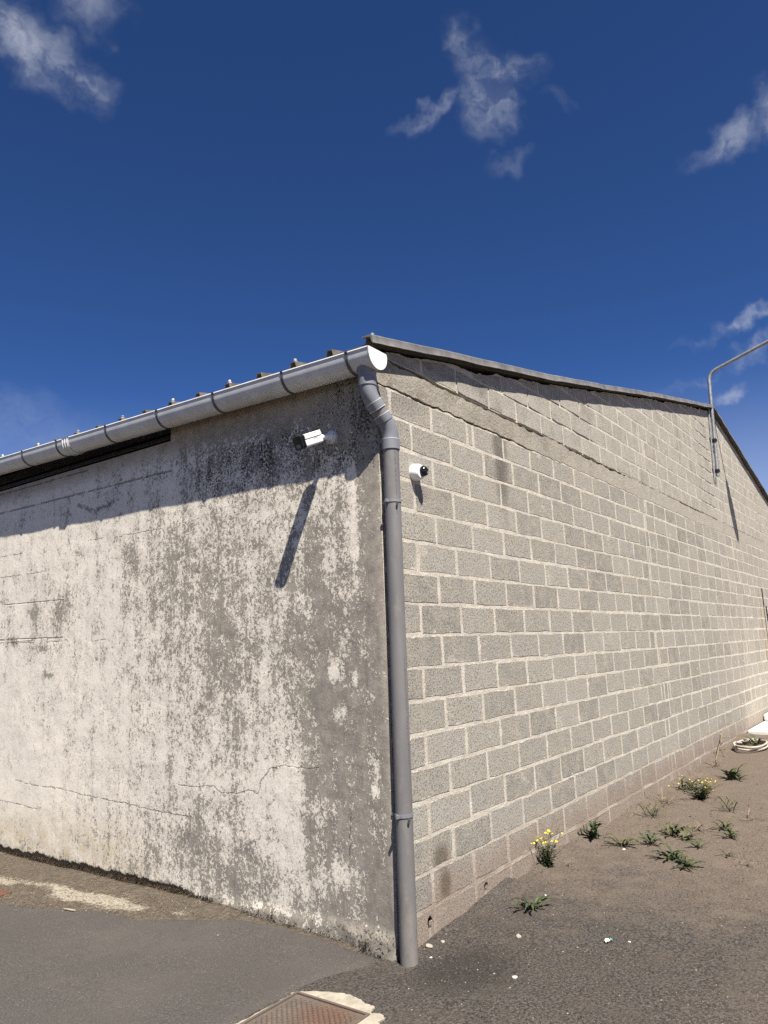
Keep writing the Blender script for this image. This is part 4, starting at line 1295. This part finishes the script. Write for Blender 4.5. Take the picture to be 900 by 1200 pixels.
# ------------------------------------------------------------------ plants
M['leaf'] = mat_leaf("dark_leaf", (.020, .033, .011), (.046, .068, .021))
M['leaf2'] = mat_leaf("olive_leaf", (.038, .044, .017), (.085, .088, .038))
M['dryleaf'] = mat_leaf("dry_stalk", (.10, .075, .045), (.19, .15, .095))
M['petal'] = mat_plain("yellow_petal", (.72, .56, .02), .6, 0, .1, 30, .2)
def leaf_mesh(L, w, lobes, arch, seed):
    r = random.Random(seed)
    n_ = 9; V = []; F = []
    for k in range(n_ + 1):
        t = k / n_
        ww = w * math.sin(math.pi * min(1, .12 + .86 * t)) ** .8
        if lobes: ww *= (1.0 if k % 2 else .45) * r.uniform(.85, 1.15)
        z = arch * math.sin(math.pi * min(1, t * .85)) * L + .004
        x = L * t * (1 - .12 * t)
        V += [(x, -ww, z + ww * .35), (x, 0, z), (x, ww, z + ww * .35)]
    for k in range(n_):
        F += [(3 * k, 3 * k + 1, 3 * k + 4, 3 * k + 3), (3 * k + 1, 3 * k + 2, 3 * k + 5, 3 * k + 4)]
    return pymesh("leaf", V, F)
LEAVES = {}
for key, mk in (('leaf', 'leaf'), ('olive', 'leaf2')):
    LEAVES[key] = []
    for i in range(5):
        m_ = leaf_mesh(.11 + .02 * i, .014 + .002 * (i % 3), True, .12 + .05 * i, i)
        m_.materials.append(M[mk]); LEAVES[key].append(m_)
GRASS = []
for i in range(3):
    m_ = leaf_mesh(.12 + .03 * i, .0045, False, .45 + .1 * i, 30 + i); m_.materials.append(M['leaf2']); GRASS.append(m_)
def rosette(x, y, size, nleaf, kind, label, upright=.0, name="dandelion_weed", spread=1.0):
    z = float(ground_z(x, y))
    t = empty(name, (x, y, z), label, "weed", "weeds growing beside the block gable")
    r = random.Random(int(x * 1000) + int(y * 977))
    for k in range(nleaf):
        src = r.choice(GRASS if kind == 'grass' else LEAVES[kind])
        o = bpy.data.objects.new("leaf", src); COL.objects.link(o); o.parent = t
        a = 2 * math.pi * (k + r.uniform(-.3, .3)) / nleaf
        s = size * r.uniform(.6, 1.15) / .14
        o.rotation_euler = (r.uniform(-.3, .3), -upright * r.uniform(.4, 1.2), a)
        o.scale = (s, s * r.uniform(.85, 1.3), s)
        o.location = (r.uniform(-1, 1) * size * .22 * spread, r.uniform(-1, 1) * size * .22 * spread, .002)
    crown = MB(); crown.tube([(0, 0, -.02), (0, 0, .012)], [.008, .010], 8); crown.build("crown", M['leaf2'], t)
    return t
def flower_mesh():
    V = [(0, 0, .003)]; F = []
    n_ = 11
    for k in range(n_):
        a = 2 * math.pi * k / n_; b = a + .42
        V += [(.003 * math.cos(a), .003 * math.sin(a), .002), (.0125 * math.cos(a), .0125 * math.sin(a), .004), (.0125 * math.cos(b), .0125 * math.sin(b), .004), (.003 * math.cos(b), .003 * math.sin(b), .002)]
        F.append(tuple(range(len(V) - 4, len(V))))
    n0 = len(V)
    for k in range(8):
        a = 2 * math.pi * k / 8; V.append((.005 * math.cos(a), .005 * math.sin(a), .004))
    V.append((0, 0, .008))
    F += [(n0 + k, n0 + (k + 1) % 8, n0 + 8) for k in range(8)]
    m = pymesh("flower", V, F); m.materials.append(M['petal']); return m
FLOWER = flower_mesh()
def ragwort(x, y, h, nst, label, spread=.10, nfl=2, seed=1, nleaf=14, fscale=1.0, foliage='leaf'):
    z = float(ground_z(x, y))
    t = empty("flowering_weed", (x, y, z), label, "weed", "yellow-flowered weeds beside the block gable")
    r = random.Random(seed)
    lv, lf = [], []
    for k in range(nst):
        a = r.uniform(0, 6.28); sp_ = spread * r.uniform(.2, 1)
        hh_ = h * r.uniform(.6, 1.05)
        mid = Vector((sp_ * .45 * math.cos(a), sp_ * .45 * math.sin(a), hh_ * .55)); tip = Vector((sp_ * math.cos(a), sp_ * math.sin(a), hh_))
        MB().tube([(0, 0, -.01), tuple(mid), tuple(tip)], [.003, .0024, .0014], 5).build("stem", M['leaf2'], t)
        for q_ in range(nleaf):          # narrow toothed leaves up the stem
            tt = r.uniform(.02, .75) ** 1.4; c = Vector((0, 0, 0)).lerp(mid, tt / .55) if tt < .55 else mid.lerp(tip, (tt - .55) / .45)
            an_ = r.uniform(0, 6.28); L = r.uniform(.03, .065) * (1 - .4 * tt)
            d = Vector((math.cos(an_), math.sin(an_), r.uniform(.1, .7))).normalized() * L; s = d.cross(Vector((0, 0, 1))).normalized() * L * .13
            n0 = len(lv); lv += [tuple(c), tuple(c + d * .5 + s), tuple(c + d - Vector((0, 0, L * .25))), tuple(c + d * .5 - s)]; lf.append((n0, n0 + 1, n0 + 2, n0 + 3))
        for q_ in range(nfl):
            b = r.uniform(0, 6.28); e = tip + Vector((math.cos(b), math.sin(b), r.uniform(.1, .8))) * r.uniform(.008, .03)
            MB().tube([tuple(mid.lerp(tip, .8)), tuple(e)], .0011, 4).build("flower_stalk", M['leaf2'], t)
            o = bpy.data.objects.new("flower", FLOWER); COL.objects.link(o); o.parent = t; o.location = e
            o.rotation_euler = (r.uniform(-.7, .7), r.uniform(-.7, .7), r.uniform(0, 3)); s_ = r.uniform(.75, 1.15) * fscale; o.scale = (s_, s_, s_)
    lm = link("foliage", pymesh("foliage", lv, lf), M[foliage], t)
    return t
ragwort(1.86, -.085, .21, 18, "bushy weed with bright yellow flowers at the foot of the gable, nearest the camera", .14, 2, 3, 16, .8)
ragwort(4.95, -.46, .21, 34, "wide olive weed with small yellow flowers, farther along the gable", .38, 1, 9, 26, .6, "leaf2")
rosette(1.03, -.35, .125, 15, 'leaf', "flat dark-green rosette weed alone on the dark chippings nearest the downpipe", .05)
rosette(2.80, -.10, .17, 22, 'leaf', "upright dark leafy weed against the gable foot, beside the yellow flowers", .75, "leafy_weed")
rosette(2.74, -.37, .13, 20, 'olive', "olive rosette weed just right of the upright dark weed", .12)
rosette(2.88, -.56, .12, 12, 'leaf', "small dark weed with a raised stalk right of the olive rosette", .45, "leafy_weed")
rosette(2.50, -.83, .15, 18, 'leaf', "dark-green rosette weed at the left of the front pair on the bare earth", .15)
rosette(2.38, -.98, .14, 17, 'leaf', "dark-green rosette weed at the right of the front pair on the bare earth", .15)
rosette(2.93, -.93, .09, 11, 'leaf', "little dark weed behind the front pair of rosettes", .3, "leafy_weed")
rosette(2.80, -1.18, .09, 9, 'olive', "thin olive weed to the right of the front pair of rosettes", .3)
rosette(3.95, -.25, .15, 22, 'grass', "flattened olive grass tuft close to the gable foot", .1, "grass_tuft", 1.6)
rosette(3.30, -.62, .15, 20, 'olive', "spreading olive weed in the middle of the bare earth", .2)
rosette(3.18, -.78, .12, 14, 'olive', "low trailing olive weed in front of the spreading one", .1)
rosette(3.70, -.95, .13, 12, 'olive', "sparse olive weed at the right of the middle patch", .25)
rosette(3.40, -1.08, .12, 12, 'leaf', "small dark weed at the right end of the middle patch", .3)
rosette(6.20, -.55, .22, 20, 'leaf', "round dark weed between the wide flowering weed and the coiled cable", .5, "leafy_weed", 1.4)
rosette(4.45, -.85, .15, 16, 'grass', "thin grass tuft trailing right of the wide flowering weed", .05, "grass_tuft", 2.2)
rosette(2.30, -1.62, .07, 7, 'olive', "tiny withered weed on bare earth near the right edge", .2)
rosette(1.85, -1.70, .06, 6, 'olive', "tiny dry weed nearest the camera near the right edge", .2)
GRASS_DRY = []
for i in range(3):
    m_ = leaf_mesh(.10 + .03 * i, .0035, i == 2, .12 + .08 * i, 60 + i); m_.materials.append(M['dryleaf']); GRASS_DRY.append(m_)
LEAVES['dry'] = GRASS_DRY
rosette(3.55, -.78, .16, 16, 'dry', "withered brown weed among the middle patch of olive weeds", .08, "withered_weed", 2.0)
rosette(2.62, -1.35, .10, 9, 'dry', "small withered brown weed right of the front pair of rosettes", .08, "withered_weed", 1.6)
rosette(4.15, -1.10, .15, 14, 'dry', "withered brown tuft trailing on the bare earth far right", .05, "withered_weed", 2.4)
rosette(4.55, -.22, .20, 16, 'dry', "dry brown stems between the gable foot and the wide flowering weed", .25, "withered_weed", 2.2)
rosette(3.05, -.52, .09, 9, 'olive', "small olive seedling between the olive rosette and the spreading weed", .2)
rosette(5.35, -.25, .18, 14, 'olive', "olive weed touching the gable foot behind the wide flowering weed", .4, "leafy_weed", 1.5)
rosette(1.98, -.20, .07, 8, 'dry', "dry brown stems lying in front of the nearest yellow-flowered weed", .1, "withered_weed", 1.5)
rosette(6.9, -.18, .18, 12, 'dry', "dry tuft at the gable foot before the bare stalk", .3, "withered_weed", 1.5)
# bare stalk leaning on the wall foot
st_ = empty("dry_stalk", (7.25, -.10, .02), "thin bare branching stalk leaning at the far foot of the gable", "stalk")
MB().tube([(0, 0, -.02), (.25, .0, .12), (.50, .02, .19), (.80, .03, .32), (.90, .03, .42)], [.008, .007, .006, .005, .003], 6).build("stem", M['dryleaf'], st_)
for p0, p1 in (((.42, .01, .17), (.30, -.03, .30)), ((.35, .0, .15), (.22, -.06, .20)), ((.6, .02, .23), (.72, -.05, .22)), ((.3, 0, .13), (.34, -.04, .02))):
    MB().tube([p0, p1], [.005, .003], 5).build("twig", M['dryleaf'], st_)
    MB().tube([p1, tuple(Vector(p1) + Vector((.02, -.01, .02)))], [.010, .004], 6).build("bud", M['dryleaf'], st_)

# ------------------------------------------------------------------ things at the far end of the gable
M['whitecon'] = mat_plain("whitewashed_concrete", (.66, .63, .57), .9, 0, .12, 4, .1, .006, 20)
slab_ = empty("concrete_slab", (10.9, -.30, .04), "bright white concrete slab on the ground at the far end of the gable", "slab")
MB().box((-1.0, -1.6, -.06), (5.0, .28, .085)).build("slab_body", M['whitecon'], slab_, bevel=.02)
MB().box((.5, .02, .086), (5.0, .285, .20)).build("upstand", M['whitecon'], slab_, bevel=.03)
coil = empty("coiled_cable", (8.42, -.33, float(ground_z(8.42, -.33))), "loose coil of pale cable lying on the earth by the white slab", "cable")
M['cable'] = mat_plain("pale_cable", (.36, .32, .26), .7, 0, .2)
for k, (rx, ry, ox, oy, oz) in enumerate(((.42, .22, 0, 0, .03), (.39, .20, .05, .01, .05), (.44, .20, -.03, -.015, .075))):
    MB().tube([(ox + rx * math.cos(a * 2 * math.pi / 40) , oy + ry * math.sin(a * 2 * math.pi / 40), oz + .006 * math.sin(a * .45)) for a in range(41)], .013, 8).build("cable_loop", M['cable'], coil, smooth=True)
MB().tube([(-.40, .1, .03), (-.30, .16, .10), (-.1, .18, .09), (.1, .14, .06)], .014, 8).build("cable_end", M['cable'], coil, smooth=True)
rosette(8.7, -.36, .20, 10, 'olive', "dry weed growing through the coiled cable", .6, "leafy_weed")
M['rust'] = mat_plain("rust_brown_iron", (.11, .065, .035), .85, .2, .4, 20, .2, .002, 60)
strap = empty("rusty_strap", (12.93, 0, 2.3), "thin rusty iron strap fixed on the far part of the gable", "strap")
MB().box((-.018, -.016, -.10), (.018, -.004, .26)).build("strap_bar", M['darksteel'], strap)
MB().box((-.012, -.010, -.95), (.012, -.004, -.10)).build("strap_tail", M['rust'], strap)
hook = empty("wall_bracket", (13.18, 0, 2.05), "small black iron bracket on the far right of the gable", "bracket")
MB().box((-.03, -.014, -.14), (.03, -.004, .16)).build("plate", M['darksteel'], hook)
MB().box((-.02, -.11, -.04), (.02, -.014, .0)).build("arm", M['darksteel'], hook)

# ------------------------------------------------------------------ scraps and single stones
M['scrapw'] = mat_plain("white_paper_scrap", (.46, .45, .42), .8, 0, .06)
M['scrapg'] = mat_plain("green_printed_plastic", (.03, .30, .20), .5, 0, .06)
M['stone'] = mat_plain("pale_stone", (.30, .27, .23), .9, 0, .25, 60, .1, .002, 90)
def stone(x, y, s, label, mat, flat=.6, seed=0):
    bm = bmesh.new(); bmesh.ops.create_icosphere(bm, subdivisions=2, radius=1)
    r = random.Random(seed)
    ph = [r.uniform(0, 6) for _ in range(3)]
    for v in bm.verts:
        k = 1 + .22 * math.sin(3 * v.co.x + ph[0]) * math.cos(2.3 * v.co.y + ph[1]) + r.uniform(-.07, .07)
        v.co = Vector((v.co.x * 1.25 * k, v.co.y * .9 * k, v.co.z * flat * k)) * s
    m = bpy.data.meshes.new("stone"); bm.to_mesh(m); bm.free()
    o = link("stone", m, mat, None, (x, y, float(ground_z(x, y)) + s * flat * .5)); o.rotation_euler = (0, 0, r.uniform(0, 3))
    return tag(o, label, "stone", "loose stones on the ground")
stone(.023, -.72, .013, "white pebble on the dark chippings in the foreground", M['scrapw'], .6, 1)
stone(.54, -.49, .017, "grey-brown stone on the chippings below the flat rosette weed", M['stone'], .6, 2)
stone(.24, -.055, .020, "larger pale mortar chip beside the foot of the downpipe", M['stone'], .5, 3)
stone(.32, -.10, .014, "small pale mortar chip just right of the larger one", M['stone'], .5, 4)
stone(.11, -.15, .008, "tiny white chip touching the downpipe foot", M['scrapw'], .6, 5)
stone(.77, -1.07, .008, "small white pebble right of the green and white scrap", M['scrapw'], .5, 6)
stone(-.31, .49, .014, "white chip on the asphalt in front of the peeling wall", M['scrapw'], .35, 7)
stone(-.36, 1.10, .012, "grey lump at the asphalt edge under the peeling wall", M['stone'], .7, 8)
stone(1.30, -.32, .008, "white pebble between the flat rosette and the yellow flowers", M['scrapw'], .6, 9)
stone(2.62, -.42, .014, "pale stone under the olive rosette weed", M['scrapw'], .5, 10)
def scrap(x, y):
    t = empty("litter_scrap", (x, y, float(ground_z(x, y)) + .006), "crumpled white and green scrap of litter on the chippings", "litter")
    P = np.zeros((6, 5, 3))
    for i in range(6):
        for j in range(5):
            P[i, j] = (i * .009 - .02, j * .007 - .014, .006 + .006 * math.sin(i * 1.7 + j * 2.3))
    link("paper", grid_mesh("paper", P), M['scrapw'], t)
    P2 = P[:3, :3].copy() + np.array([.028, -.012, .003])
    link("printed_corner", grid_mesh("printed_corner", P2), M['scrapg'], t)
scrap(.707, -.964)
M['brick'] = mat_plain("red_clay", (.105, .052, .038), .9, 0, .25, 30, .1, .003, 60)
b = MB(); b.box((-.17, -.11, -.03), (.17, .11, .012)); pv = b.build("paving_brick", M['brick'], None, (-.75, 3.22, float(ground_z(-.75, 3.22)) + .012), bevel=.006)
pv.rotation_euler = (0, 0, .2)
tag(pv, "red clay paving brick lying flush at the left edge of the asphalt", "brick")
# dry sliver of bark on the asphalt edge
M['bark'] = mat_plain("dry_bark", (.30, .25, .18), .9, 0, .3, 40, .1)
sl = MB().tube([(-.05, 0, 0), (0, .01, .006), (.06, .0, .002)], [.004, .006, .003], 6).build("bark_sliver", M['bark'], None, (-.58, 2.35, float(ground_z(-.58, 2.35)) + .018))
sl.rotation_euler = (0, 0, 1.8)
tag(sl, "pale dry sliver of bark on the asphalt beside the dirt strip", "bark")
